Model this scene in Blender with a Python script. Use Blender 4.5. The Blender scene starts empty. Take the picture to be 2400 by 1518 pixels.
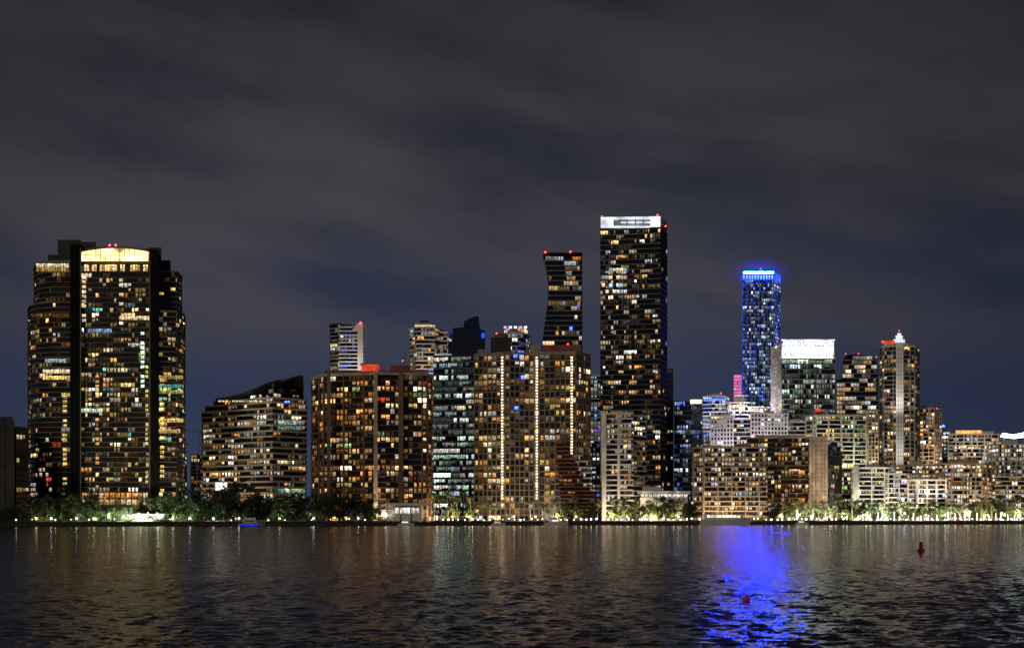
import bpy, math, random
import numpy as np
from mathutils import Vector
R = random.Random(11)
scene = bpy.context.scene
col = scene.collection
F, CX, HY, CH, GZ = 2900.0, 1200.0, 1210.0, 5.0, 2.0
PM, VM, BF = 1.6, -.25, .82
def W(px, D): return (px-CX)/F*D
def Zp(py, D): return CH+(HY-py)/F*D
def shore(px): return 620+px*0.075

# ------------------------------------------------------------------ materials
def newmat(name):
    m = bpy.data.materials.new(name); m.use_nodes = True
    nt = m.node_tree; nt.nodes.clear()
    out = nt.nodes.new('ShaderNodeOutputMaterial')
    return m, nt, out
def wall_mat(name, rgb, rough=.8, var=.35, scale=.12, spec=.3, metal=0):
    m, nt, out = newmat(name)
    b = nt.nodes.new('ShaderNodeBsdfPrincipled')
    g = nt.nodes.new('ShaderNodeNewGeometry')
    n = nt.nodes.new('ShaderNodeTexNoise'); n.inputs['Scale'].default_value = scale; n.inputs['Detail'].default_value = 5
    r = nt.nodes.new('ShaderNodeValToRGB')
    r.color_ramp.elements[0].position = .3; r.color_ramp.elements[1].position = .7
    r.color_ramp.elements[0].color = (*[c*(1-var) for c in rgb], 1)
    r.color_ramp.elements[1].color = (*[min(1, c*(1+var*.6)) for c in rgb], 1)
    nt.links.new(g.outputs['Position'], n.inputs['Vector']); nt.links.new(n.outputs[0], r.inputs[0])
    nt.links.new(r.outputs[0], b.inputs['Base Color'])
    b.inputs['Roughness'].default_value = rough; b.inputs['Metallic'].default_value = metal
    b.inputs['Specular IOR Level'].default_value = spec
    nt.links.new(b.outputs[0], out.inputs[0]); return m
def emit_mat(name, rgb, s, var=.3, scale=.4, sampling=None):
    m, nt, out = newmat(name)
    e = nt.nodes.new('ShaderNodeEmission'); e.inputs[0].default_value = (*rgb, 1)
    g = nt.nodes.new('ShaderNodeNewGeometry')
    n = nt.nodes.new('ShaderNodeTexNoise'); n.inputs['Scale'].default_value = scale; n.inputs['Detail'].default_value = 3
    mr = nt.nodes.new('ShaderNodeMapRange'); mr.inputs[1].default_value = .3; mr.inputs[2].default_value = .7
    mr.inputs[3].default_value = s*(1-var); mr.inputs[4].default_value = s*(1+var)
    nt.links.new(g.outputs['Position'], n.inputs['Vector']); nt.links.new(n.outputs[0], mr.inputs[0])
    nt.links.new(mr.outputs[0], e.inputs[1]); nt.links.new(e.outputs[0], out.inputs[0])
    if sampling: m.cycles.emission_sampling = sampling
    return m
def window_mat(name, use_obj):
    m, nt, out = newmat(name)
    e = nt.nodes.new('ShaderNodeEmission')
    if use_obj:
        a = nt.nodes.new('ShaderNodeObjectInfo'); csock = a.outputs['Color']
    else:
        a = nt.nodes.new('ShaderNodeAttribute'); a.attribute_name = 'wcol'; csock = a.outputs['Color']
    uv = nt.nodes.new('ShaderNodeUVMap')
    sep = nt.nodes.new('ShaderNodeSeparateXYZ'); nt.links.new(uv.outputs[0], sep.inputs[0])
    g = nt.nodes.new('ShaderNodeNewGeometry')
    n = nt.nodes.new('ShaderNodeTexNoise'); n.inputs['Scale'].default_value = .9; n.inputs['Detail'].default_value = 2
    nt.links.new(g.outputs['Position'], n.inputs['Vector'])
    mr = nt.nodes.new('ShaderNodeMapRange'); mr.inputs[1].default_value = .35; mr.inputs[2].default_value = .65
    mr.inputs[3].default_value = 2.0; mr.inputs[4].default_value = 11.0
    nt.links.new(n.outputs[0], mr.inputs[0])
    mv = nt.nodes.new('ShaderNodeMapRange'); mv.inputs[3].default_value = .55; mv.inputs[4].default_value = 1.35
    nt.links.new(sep.outputs[1], mv.inputs[0])
    mu = nt.nodes.new('ShaderNodeMath'); mu.operation = 'MULTIPLY'
    nt.links.new(mr.outputs[0], mu.inputs[0]); nt.links.new(mv.outputs[0], mu.inputs[1])
    nt.links.new(csock, e.inputs[0]); nt.links.new(mu.outputs[0], e.inputs[1])
    nt.links.new(e.outputs[0], out.inputs[0])
    return m
M = {}
for nm, rgb, kw in [
    ('concrete', (.32,.28,.23), {}), ('beige', (.27,.22,.165), {}), ('white', (.76,.72,.68), {'var':.15}), ('offwhite', (.62,.56,.48), {'var':.2}),
    ('tan', (.52,.40,.28), {}), ('dark', (.06,.055,.05), {}), ('brown', (.22,.135,.085), {}), ('black', (.010,.010,.010), {'spec':.05}),
    ('redbrick', (.27,.085,.055), {}), ('olive', (.24,.19,.11), {}), ('grey', (.20,.20,.205), {}), ('bluegrey', (.16,.19,.26), {}),
    ('trunk', (.10,.075,.05), {'scale':2}), ('metal', (.25,.25,.26), {'rough':.4,'metal':.6}), ('boatwhite', (.75,.75,.75), {'rough':.3,'var':.08}),
    ('buoyred', (.24,.02,.01), {'rough':.5,'scale':3}), ('ballred', (.5,.02,.04), {'rough':.4,'scale':3}), ('seawall', (.055,.05,.045), {'scale':.6}), ('ground', (.05,.05,.045), {'scale':.05})]:
    M[nm] = wall_mat(nm, rgb, **kw)
M['glass'] = wall_mat('glass', (.010,.012,.016), rough=.12, spec=.6)
M['glass_matte'] = wall_mat('glass_matte', (.009,.010,.013), rough=.6, spec=.12)
M['glass_blue'] = wall_mat('glass_blue', (.010,.02,.05), rough=.25, spec=.5)
M['glass_warm'] = wall_mat('glass_warm', (.024,.018,.011), rough=.25, spec=.5)
M['win'] = window_mat('lit_window', True); M['winattr'] = window_mat('lit_window_many', False)
M['red'] = emit_mat('red_lamp', (1,.03,.03), 12, 0.1)
M['bluecrown'] = emit_mat('blue_led', (.002,.02,1), 4200, .25, .15)
M['bluelogo'] = emit_mat('blue_logo', (.02,.06,1), 3, .1)
M['blueglow'] = emit_mat('blue_facade_glow', (.05,.12,1), .34, .6, .05)  # emission in place of blue light falling on the tower's facade
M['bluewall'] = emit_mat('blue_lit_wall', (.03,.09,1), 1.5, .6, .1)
M['crownglow'] = emit_mat('crown_glow', (.88,.94,1), .95, .5, .12)  # emission stands in for floodlight on white crown surfaces
M['crownglow_dim'] = emit_mat('crown_glow_dim', (.85,.92,1), .22, .7, .12)  # faint emission in place of light on the crown's inner core
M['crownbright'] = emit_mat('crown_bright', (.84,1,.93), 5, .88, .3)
M['arch'] = emit_mat('arch_glass', (1,.68,.29), 2.4, .85, .16)
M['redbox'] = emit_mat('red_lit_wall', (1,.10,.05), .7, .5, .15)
M['lampwhite'] = emit_mat('lamp_white', (1,.93,.82), 13, .1)
M['lampwarm'] = emit_mat('lamp_warm', (1,.68,.34), 12, .1)
M['pylon'] = emit_mat('pylon_glow', (1,.86,.70), 3.6, .6, .5)
M['lobby'] = emit_mat('lobby_glow', (1,.82,.55), 1.6, .8, .25)
M['lobbyw'] = emit_mat('lobby_white', (.95,.98,1), 1.6, .8, .25)
M['lobbyo'] = emit_mat('lobby_orange', (1,.45,.12), 1.1, .8, .25)
M['pinkwall'] = emit_mat('pink_lit_wall', (1,.22,.55), .7, .4, .1)
M['boatblue'] = emit_mat('boat_blue', (.01,.04,1), 1.2, .5, .5)
def leaf_mat(name, a, b):
    m, nt, out = newmat(name)
    bs = nt.nodes.new('ShaderNodeBsdfPrincipled'); bs.inputs['Roughness'].default_value = .6
    g = nt.nodes.new('ShaderNodeNewGeometry'); r = nt.nodes.new('ShaderNodeValToRGB')
    r.color_ramp.elements[0].color = (*a,1); r.color_ramp.elements[1].color = (*b,1)
    nt.links.new(g.outputs['Random Per Island'], r.inputs[0]); nt.links.new(r.outputs[0], bs.inputs['Base Color'])
    t = nt.nodes.new('ShaderNodeBsdfTranslucent'); nt.links.new(r.outputs[0], t.inputs[0])
    mx = nt.nodes.new('ShaderNodeMixShader'); mx.inputs[0].default_value = .3
    nt.links.new(bs.outputs[0], mx.inputs[1]); nt.links.new(t.outputs[0], mx.inputs[2]); nt.links.new(mx.outputs[0], out.inputs[0])
    return m
M['leaf'] = leaf_mat('leaf', (.013,.030,.009), (.07,.10,.028))
M['palmleaf'] = leaf_mat('palm_leaf', (.05,.065,.02), (.13,.145,.055))

# ------------------------------------------------------------------ mesh helpers
class MB:
    def __init__(s): s.v = []; s.f = []
    def box(s, x0,x1,y0,y1,z0,z1): return s.prism([(x0,y0),(x1,y0),(x1,y1),(x0,y1)], z0, z1)
    def prism(s, poly, z0, z1):
        n = len(poly); b = len(s.v)
        s.v += [(x,y,z0) for x,y in poly]+[(x,y,z1) for x,y in poly]
        s.f += [tuple(b+i for i in reversed(range(n))), tuple(b+n+i for i in range(n))]
        s.f += [(b+i, b+(i+1)%n, b+n+(i+1)%n, b+n+i) for i in range(n)]
        return s
    def xz(s, prof, y0, y1, k=1.0):
        n = len(prof); b = len(s.v)
        s.v += [(x,y0,z) for x,z in prof]+[(x*k,y1,z) for x,z in prof]
        s.f += [tuple(b+i for i in range(n)), tuple(b+n+i for i in reversed(range(n)))]
        s.f += [(b+i, b+n+i, b+n+(i+1)%n, b+(i+1)%n) for i in range(n)]
        return s
    def tube(s, p0, p1, r0, r1, n=8):
        p0 = Vector(p0); p1 = Vector(p1); d = (p1-p0).normalized()
        a = d.orthogonal().normalized(); c = d.cross(a); b = len(s.v)
        for p, r in ((p0,r0),(p1,r1)):
            for i in range(n):
                t = 2*math.pi*i/n; s.v.append(tuple(p+a*(r*math.cos(t))+c*(r*math.sin(t))))
        s.f += [(b+i, b+(i+1)%n, b+n+(i+1)%n, b+n+i) for i in range(n)]
        s.f += [tuple(b+i for i in reversed(range(n))), tuple(b+n+i for i in range(n))]
        return s
    def sphere(s, c, r, n=8, m=5):
        b = len(s.v); x,y,z = c
        for j in range(m+1):
            ph = math.pi*j/m
            for i in range(n):
                t = 2*math.pi*i/n; s.v.append((x+r*math.sin(ph)*math.cos(t), y+r*math.sin(ph)*math.sin(t), z-r*math.cos(ph)))
        for j in range(m):
            for i in range(n): s.f.append((b+j*n+i, b+j*n+(i+1)%n, b+(j+1)*n+(i+1)%n, b+(j+1)*n+i))
        return s
    def mesh(s, name, mat, off=(0,0,0)):
        me = bpy.data.meshes.new(name)
        ox,oy,oz = off
        me.from_pydata([(x-ox,y-oy,z-oz) for x,y,z in s.v], [], s.f); me.update()
        me.materials.append(mat); return me
def link(name, data, parent=None, loc=(0,0,0)):
    o = bpy.data.objects.new(name, data); col.objects.link(o); o.parent = parent; o.location = loc; return o
def tag(o, label=None, cat=None, group=None, kind=None):
    if label: o['label'] = label
    if cat: o['category'] = cat
    if group: o['group'] = group
    if kind: o['kind'] = kind
    return o
def thing(name, label, cat, loc, group=None):
    o = link(name, None, None, loc); return tag(o, label, cat, group)
def mpart(name, mb, mat, parent, root=None):
    return link(name, mb.mesh(name, mat, (root or parent).location), parent)
def offset(poly, d):
    n = len(poly); out = []
    for i in range(n):
        p, c, q = Vector(poly[i-1]), Vector(poly[i]), Vector(poly[(i+1)%n])
        a = (c-p).normalized(); b = (q-c).normalized()
        n1 = Vector((a.y,-a.x)); n2 = Vector((b.y,-b.x))
        m = (n1+n2)/max(.4, 1+n1.dot(n2)); out.append((c.x+m.x*d, c.y+m.y*d))
    return out
_cube = {}
def cube(mat):
    if mat not in _cube: _cube[mat] = MB().box(-.5,.5,-.5,.5,0,1).mesh('block', M[mat])
    return _cube[mat]
def make_win():
    me = bpy.data.meshes.new('window_pane')
    vs = []; fs = []; uvs = []
    for x0,x1 in ((-.5,-.03),(.03,.5)):
        b = len(vs); q = [(x0,-.5),(x1,-.5),(x1,.5),(x0,.5)]
        vs += [(x,0,z) for x,z in q]; fs.append((b,b+1,b+2,b+3)); uvs += [(x+.5,z+.5) for x,z in q]
    me.from_pydata(vs, [], fs); uv = me.uv_layers.new(name='UVMap')
    for i, u in enumerate(uvs): uv.data[i].uv = u
    me.materials.append(M['win']); return me
WIN = make_win()
BEACON = MB().sphere((0,0,0), 1, 8, 6).mesh('beacon', M['red'])

C = dict(warm=(1,.58,.22), amber=(1,.39,.08), pale=(1,.77,.45), white=(1,.93,.80), cool=(.72,.88,1), blue=(.08,.16,1), yellow=(1,.70,.18),
         green=(.55,.85,.3), teal=(.2,.75,.65), red=(1,.07,.03), purple=(.45,.12,1), mint=(.72,1,.78), sky=(.40,.60,1), lilac=(.80,.68,1), pink=(1,.66,.62))
PAL = {
 'olive': [('yellow',6),('pale',6),('warm',4),('white',2.5),('amber',2),('mint',1),('cool',.6),('teal',.3),('red',.2)],
 'warm': [('warm',6),('pale',5),('amber',3),('white',2),('yellow',1.5),('cool',.4)],
 'cream': [('pale',6),('white',5),('warm',4),('amber',1),('pink',1),('lilac',.6),('cool',.6)],
 'gold': [('warm',6),('pale',5),('amber',4),('yellow',1),('white',2)],
 'hot': [('amber',6),('warm',7),('red',.45),('pale',4),('white',2),('green',.4),('teal',.4)],
 'office': [('mint',6),('white',3),('pale',1),('cool',2)],
 'mixed': [('warm',4),('pale',3),('white',4),('cool',3),('lilac',2),('amber',1.5),('blue',.6)],
 'cool': [('cool',6),('white',4),('blue',3),('pale',1.5),('purple',.5)],
 'bluetower': [('cool',7),('sky',7),('white',1.8),('blue',2.6),('pale',.5)],
 'tower': [('pale',6),('white',4),('warm',5),('cool',1.4),('amber',2),('red',.15)],
 'white': [('white',5),('pale',5),('cool',1.5),('warm',3)],
 'green': [('pale',4),('yellow',3),('green',2),('mint',2.5),('warm',2.5)],
}
def pick(pal):
    t = R.uniform(0, sum(w for _,w in PAL[pal]))
    for c, w in PAL[pal]:
        t -= w
        if t <= 0: return C[c]
    return C['warm']

class Bld:
    def __init__(s, name, label, px, D, cat='building', group=None):
        s.D = D; s.o = thing(name, label, cat, (W(px,D), D, GZ), group); s.reps = {}
    def rep(s, name, mesh, loc, rz=0, sc=(1,1,1), color=None):
        s.reps.setdefault(name, []).append((mesh, loc, rz, sc, color))
    def part(s, name, mb, mat, parent=None): return mpart(name, mb, M[mat], parent or s.o, s.o)
    def window(s, x, y, z, rz, w, h, c, v):
        s.rep('window', WIN, (x,y,z), rz, (w,1,h), tuple(min(1, k*v/8) for k in c))
    def block(s, chain, ytop, ybase=None, fh=3.1, bay=3.2, glass='glass', slab=(.3,.4,'concrete'), pier=None, p=.3, pal='warm',
              wf=.78, hf=.86, dep=30, roof='concrete', gain=1.0, run=(1,3), pe=None, par=1.0, taper=2, dim=.12):
        zD = min(d for _,d in chain); bay = bay*BF
        z1 = Zp(ytop, zD); z0 = Zp(ybase, zD) if ybase else GZ-.1
        pts = [(W(px,d), d) for px,d in chain]
        lp, ld = chain[-1]; fp, fd = chain[0]; bd = max(ld,fd)+dep
        poly = pts+[(W(lp-taper,bd),bd),(W(fp+taper,bd),bd)]
        s.part('glass_wall', MB().prism(poly, z0, z1), glass)
        n = max(1, round((z1-z0)/fh)); f = (z1-z0)/n
        t = slab[1] if slab else .15
        if slab:
            L = s.o.location
            sm = MB().prism([(x-L.x,y-L.y) for x,y in offset(poly, slab[0])], 0, slab[1]).mesh('floor_slab', M[slab[2]])
            for k in range(n): s.rep('floor_slab', sm, (L.x, L.y, z0+k*f))
        if roof: s.part('roof', MB().prism(offset(poly, (slab[0] if slab else 0)+.12), z1-.05, z1+par), roof)
        for ei in range(len(pts)-1):
            a = Vector(pts[ei]); b = Vector(pts[ei+1]); d = b-a; Ln = d.length; d /= Ln
            nr = Vector((d.y,-d.x)); rz = math.atan2(d.y, d.x); nb = max(1, round(Ln/bay))
            if pier:
                for j in range(0, nb+1, pier[0]):
                    q = a+d*(Ln*j/nb)+nr*(pier[2]/2)
                    s.rep('pier', cube(pier[3]), (q.x,q.y,z0), rz, (pier[1],pier[2],z1-z0+par*.6))
            pp = min(.85, (pe[ei] if pe else p)*PM)
            for k in range(n):
                left = 0; fade = R.uniform(.55,1.4)
                for j in range(nb):
                    if left <= 0:
                        left = R.randint(*run); u = R.random(); on = u < pp*fade; c = pick(pal)
                        v = min(6, math.exp(R.gauss(-.55+VM, .85)))*gain
                        if not on and u < pp*fade+dim: on = True; v = R.uniform(.03,.12)
                    left -= 1
                    if on and R.random() < .85:
                        q = a+d*(Ln*(j+.5)/nb)+nr*.06
                        hh = (f-t)*hf*R.choice((1,1,1,.7))
                        s.window(q.x, q.y, z0+k*f+f-(f-t)*(1-hf)*.5-hh/2, rz, Ln/nb*wf*R.choice((1,1,.6)), hh, c, v*R.uniform(.6,1.3))
        return z0, z1, f, n
    def box(s, name, px0,px1, yt,yb, D, dep, mat, parent=None):
        z0 = Zp(yb,D) if yb else GZ-.1
        k = (D+dep)/D; x0,x1 = W(px0,D),W(px1,D)
        return s.part(name, MB().prism([(x0,D),(x1,D),(x1*k,D+dep),(x0*k,D+dep)], z0, Zp(yt,D)), mat, parent)
    def profile(s, name, pts, D, dep, mat):
        return s.part(name, MB().xz([(W(x,D),Zp(y,D)) for x,y in pts], D, D+dep, (D+dep)/D), mat)
    def winpx(s, px, py, wpx, hpx, D, c, v):
        s.window(W(px,D), D, Zp(py,D), 0, wpx/F*D, hpx/F*D, C[c], v)
    def column(s, px, y0, y1, step, wpx, D, c, v, prob=1):
        y = y0
        while y < y1:
            if R.random() < prob: s.winpx(px, y, wpx, step*.62, D, c, v*R.uniform(.6,1.3))
            y += step
    def beacon(s, px, py, D, r=.9): s.rep('warning_light', BEACON, (W(px,D), D, Zp(py,D)), 0, (r*.68,r*.68,r*.68))
    def antenna(s, px, y0, y1, D, r=.15):
        s.part('antenna', MB().tube((W(px,D),D+3,Zp(y0,D)),(W(px,D),D+3,Zp(y1,D)),r,r*.5,6), 'metal')
    def flood(s, px, D, power, colr=(1,.78,.5), tilt=35, back=9, py=None):
        # added fill spot with its own fixture box, shining up to brighten the facade
        z = Zp(py,D) if py else GZ+1; y = D-back; x = W(px,D)
        s.part('added_light_box', MB().box(x-.35,x+.35,y-.7,y-.2,z-.5,z+.2), 'metal')
        l = bpy.data.lights.new('added_fill_light','SPOT'); l.energy = power; l.color = colr; l.shadow_soft_size = .3; l.spot_size = math.radians(130); l.spot_blend = .8
        lo = link('added_fill_light', l, s.o, Vector((x,y,z+.3))-s.o.location); lo.rotation_euler = (math.radians(90+tilt),0,0)
    def profile_floors(s, left, right, ytop, ybase, D, fh, slab, bay, p, pal, gain=1, hf=.85, wf=.85, dep=20, run=(1,3)):
        def ip(tab, y):
            for (y0,x0),(y1,x1) in zip(tab, tab[1:]):
                if y0 <= y <= y1: return x0+(x1-x0)*(y-y0)/(y1-y0)
            return tab[0][1] if y < tab[0][0] else tab[-1][1]
        z0, z1 = Zp(ybase,D), Zp(ytop,D); n = round((z1-z0)/fh); f = (z1-z0)/n; L = s.o.location
        for k in range(n):
            z = z0+k*f; y = HY-(z+f*.5-CH)*F/D
            xl, xr = W(ip(left,y),D), W(ip(right,y),D)
            if slab:
                kk = (D+dep)/D
                sm = MB().prism([(xl-slab[0]-L.x, D-slab[0]-L.y),(xr+slab[0]-L.x, D-slab[0]-L.y),(xr*kk-L.x, D+dep-L.y),(xl*kk-L.x, D+dep-L.y)],0,slab[1]).mesh('floor_slab', M[slab[2]])
                s.rep('floor_slab', sm, (L.x, L.y, z))
            x = xl+.4; left_n = 0
            while x+bay < xr:
                if left_n <= 0:
                    left_n = R.randint(*run); on = R.random() < p*PM; c = pick(pal); v = min(6, math.exp(R.gauss(-.55+VM,.8)))*gain
                    if not on and R.random() < .12: on = True; v = R.uniform(.05,.12)
                left_n -= 1
                if on: s.window(x+bay/2, D-.06, z+.4+(f-.4)*.5, 0, bay*wf, (f-.4)*hf, c, v*R.uniform(.6,1.3))
                x += bay
    def finish(s):
        L = s.o.location
        for name, items in s.reps.items():
            items.sort(key=lambda i: -i[3][0]*i[3][2])
            for mesh, loc, rz, sc, c in items[:100]:
                o = link(name, mesh, s.o, (loc[0]-L.x, loc[1]-L.y, loc[2]-L.z)); o.rotation_euler = (0,0,rz); o.scale = sc
                if c: o.color = (*c, 1)
            rest = items[100:]
            if not rest: continue
            vs, fs, cs, uvs, mats, mi = [], [], [], [], [], []
            for mesh, loc, rz, sc, c in rest:
                b = len(vs); co, si = math.cos(rz), math.sin(rz)
                for v in mesh.vertices:
                    x, y, z = v.co.x*sc[0], v.co.y*sc[1], v.co.z*sc[2]
                    vs.append((x*co-y*si+loc[0]-L.x, x*si+y*co+loc[1]-L.y, z+loc[2]-L.z))
                mt = M['winattr'] if mesh is WIN else mesh.materials[0]
                if mt not in mats: mats.append(mt)
                for p in mesh.polygons:
                    fs.append(tuple(b+i for i in p.vertices)); cs.append(c); mi.append(mats.index(mt))
                if mesh is WIN: uvs += [tuple(u.uv) for u in mesh.uv_layers[0].data]
            me = bpy.data.meshes.new(name); me.from_pydata(vs, [], fs); me.update()
            for mt in mats: me.materials.append(mt)
            me.polygons.foreach_set('material_index', mi)
            if uvs:
                uv = me.uv_layers.new(name='UVMap')
                uv.data.foreach_set('uv', [k for u in uvs for k in u])
                at = me.attributes.new('wcol', 'FLOAT_COLOR', 'FACE')
                at.data.foreach_set('color', [k for c in cs for k in (*c, 1)])
            tag(link(name, me, s.o), kind='stuff')
        s.reps = {}

# ------------------------------------------------------------------ setting: water, ground, seawall
def water():
    m, nt, out = newmat('bay_water')
    b = nt.nodes.new('ShaderNodeBsdfPrincipled')
    b.inputs['Base Color'].default_value = (.002,.004,.008,1); b.inputs['Roughness'].default_value = .13
    b.inputs['IOR'].default_value = 1.33; b.inputs['Specular IOR Level'].default_value = .31
    g = nt.nodes.new('ShaderNodeNewGeometry')
    sp = nt.nodes.new('ShaderNodeSeparateXYZ'); nt.links.new(g.outputs['Position'], sp.inputs[0])
    amp = nt.nodes.new('ShaderNodeMapRange'); amp.inputs[1].default_value = 40; amp.inputs[2].default_value = 320; amp.inputs[3].default_value = .55; amp.inputs[4].default_value = 1.0
    nt.links.new(sp.outputs[1], amp.inputs[0])
    acc = None
    for sx, sy, sc, ax, ay, det in ((.75,1.0,2.6,.36,.60,2),(.8,1.0,8.0,.30,.46,2)):
        mp = nt.nodes.new('ShaderNodeVectorMath'); mp.operation = 'MULTIPLY'; mp.inputs[1].default_value = (sx,sy,1)
        nt.links.new(g.outputs['Position'], mp.inputs[0])
        n = nt.nodes.new('ShaderNodeTexNoise'); n.inputs['Scale'].default_value = sc; n.inputs['Detail'].default_value = det
        nt.links.new(mp.outputs[0], n.inputs['Vector'])
        su = nt.nodes.new('ShaderNodeVectorMath'); su.operation = 'SUBTRACT'; su.inputs[1].default_value = (.5,.5,.5)
        nt.links.new(n.outputs['Color'], su.inputs[0])
        ml = nt.nodes.new('ShaderNodeVectorMath'); ml.operation = 'MULTIPLY'; ml.inputs[1].default_value = (ax*2,ay*2,0)
        nt.links.new(su.outputs[0], ml.inputs[0])
        if acc is None: acc = ml
        else:
            ad = nt.nodes.new('ShaderNodeVectorMath'); ad.operation = 'ADD'
            nt.links.new(acc.outputs[0], ad.inputs[0]); nt.links.new(ml.outputs[0], ad.inputs[1]); acc = ad
    sa = nt.nodes.new('ShaderNodeVectorMath'); sa.operation = 'SCALE'; nt.links.new(acc.outputs[0], sa.inputs[0]); nt.links.new(amp.outputs[0], sa.inputs[3])
    ad = nt.nodes.new('ShaderNodeVectorMath'); ad.operation = 'ADD'
    nt.links.new(sa.outputs[0], ad.inputs[0]); nt.links.new(g.outputs['Normal'], ad.inputs[1])
    no = nt.nodes.new('ShaderNodeVectorMath'); no.operation = 'NORMALIZE'; nt.links.new(ad.outputs[0], no.inputs[0])
    nt.links.new(no.outputs[0], b.inputs['Normal']); nt.links.new(b.outputs[0], out.inputs[0])
    # real wavelets: a grid whose cells grow with distance, displaced by a sum of short-crested waves
    rg = np.random.default_rng(3)
    nu, ratio = 950, 1.0048
    ys = [36.0]
    while ys[-1] < 960: ys.append(ys[-1]*ratio)
    ys = np.array(ys); us = np.linspace(-.54,.54,nu)
    Y = np.repeat(ys[:,None], nu, 1); X = us[None,:]*Y; Zz = np.zeros_like(X)
    for i in range(90):
        lam = .45*(2.0/.45)**rg.random(); k = 2*np.pi/lam; th = rg.normal(1.3, .75)
        a = .0037*lam; cell = Y*(ratio-1)
        fade = np.clip((lam/(3.0*cell))-.4, 0, 1)
        Zz += a*fade*np.sin(k*(np.cos(th)*X+np.sin(th)*Y)+rg.random()*6.283+.9*np.sin(X*.25*rg.random()+Y*.15+rg.random()*6))
    Zz += 3.5*np.maximum(Zz,0)**2                    # slightly peaked crests
    nr_ = len(ys); V = np.stack([X,Y,Zz],-1).reshape(-1,3)
    idx = np.arange(nr_*nu).reshape(nr_,nu)
    Q = np.stack([idx[:-1,:-1],idx[:-1,1:],idx[1:,1:],idx[1:,:-1]],-1).reshape(-1,4)
    base = len(V); outer = np.array([(-7000,-300,-.4),(7000,-300,-.4),(7000,7000,-.4),(-7000,7000,-.4)],float)
    V = np.vstack([V,outer]); Q = np.vstack([Q,[[base,base+1,base+2,base+3]]])
    me = bpy.data.meshes.new('water'); me.vertices.add(len(V)); me.vertices.foreach_set('co', V.ravel())
    me.loops.add(Q.size); me.loops.foreach_set('vertex_index', Q.ravel().astype(np.int32))
    me.polygons.add(len(Q)); me.polygons.foreach_set('loop_start', np.arange(0,Q.size,4,dtype=np.int32)); me.polygons.foreach_set('loop_total', np.full(len(Q),4,dtype=np.int32))
    me.polygons.foreach_set('use_smooth', np.ones(len(Q),dtype=bool))
    me.update(calc_edges=True); me.validate()
    me.materials.append(m); tag(link('water', me), 'dark rippled bay water reflecting city lights', 'water', kind='structure')
water()
line = [(W(p, shore(p)), shore(p)) for p in range(-1500, 4201, 150)]
tag(link('ground', MB().prism(line+[(6500,6000),(-6500,6000)], -2, GZ).mesh('ground', M['ground'])), 'dark waterfront ground under the city', 'ground', kind='structure')
sw = MB()
front = [(x, y-.6) for x, y in line]; back = [(x, y-.02) for x, y in line]
sw.prism(front+back[::-1], -1, GZ+.45)
tag(link('seawall', sw.mesh('seawall', M['seawall'])), 'low concrete seawall along the whole city waterfront', 'wall')

# ------------------------------------------------------------------ buildings, left to right
b = Bld('apartment_tower', 'almost black slab block cut off by the left edge', 20, 645)
b.block([(-60,660),(38,645),(67,655)], 1003, p=.02, pal='olive', slab=(.15,.4,'dark'), glass='glass_warm', pe=[.0,.05], roof='dark')
b.box('end_wall', -40, 34, 985, None, 644, 14, 'dark'); b.box('wall_rib', 6, 12, 985, None, 643.6, .6, 'dark')
b.box('roof_block', 0, 30, 976, 985, 650, 10, 'dark')
b.finish()

b = Bld('apartment_tower', 'very wide dark tower with glowing arched glass crown and rounded balcony wings', 250, 680)
OS = (.8,.42,'olive')
b.block([(190,680),(350,680)], 640, fh=2.75, bay=2.4, slab=(.3,.34,'olive'), p=.22, pal='olive', glass='glass_warm', roof='dark', gain=1.15, run=(1,3), dim=.16)
b.block([(68,704),(72,692),(92,683),(122,679),(165,679)], 710, fh=2.75, bay=2.8, slab=OS, p=.16, pal='olive', glass='glass_warm', roof='olive', gain=1.1, dim=.16)
b.block([(82,702),(92,690),(122,684),(165,684)], 615, 710, fh=2.75, slab=OS, p=.08, pal='olive', glass='glass_warm', roof='olive')
b.block([(372,679),(412,681),(428,690),(432,704)], 731, fh=2.75, bay=2.8, slab=OS, p=.2, pal='olive', glass='glass_warm', roof='olive', gain=1.1, dim=.16)
b.block([(372,684),(412,687),(424,702)], 637, 731, fh=2.75, slab=OS, p=.06, pal='olive', glass='glass_warm', roof='olive')
for a in [(165,190,572,677,16),(350,372,584,677,16)]: b.box('shaft_wall', a[0],a[1],a[2],None,a[3],a[4],'black')
b.box('shaft_trim',187.5,190,580,None,676.6,2,'olive'); b.box('shaft_trim',350,352,590,None,676.6,2,'olive')
b.box('roof_block', 135,190,562,640,686,24,'dark'); b.box('roof_block', 112,140,597,640,692,20,'dark'); b.box('roof_block', 350,378,580,640,688,24,'dark')
b.box('roof_block', 376,400,610,640,694,20,'dark'); b.box('roof_block', 186,225,567,590,700,20,'dark'); b.box('roof_block', 222,352,582,640,704,20,'dark')
D = 681
def archy(x): return 581+9*((x-270)/80.0)**2
for i in range(14):
    xa, xb = 191+i*11.3, 191+i*11.3+10.0
    for ya, yb in ((612,598),(596.6,None)):
        pts = [(xa,ya),(xb,ya),(xb,yb or archy(xb)),(xa,yb or archy(xa))]
        b.profile('crown_window', pts, D, .4, 'arch')
b.profile('crown_arch', [(188,archy(188))]+[(x,archy(x)) for x in range(200,350,15)]+[(352,archy(352)),(352,archy(352)-4.5)]+[(x,archy(x)-4.5) for x in range(345,190,-15)]+[(188,archy(188)-4.5)], D-1, 20, 'olive')
b.box('crown_beam', 189,351,612,617,D-.8,6,'olive')
for i in range(26):
    if R.random() < .7: b.winpx(194+i*6, 628, 4.4, 16, D-1.4, R.choice(['pale','yellow','yellow','warm']), R.uniform(.4,2.6))
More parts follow.
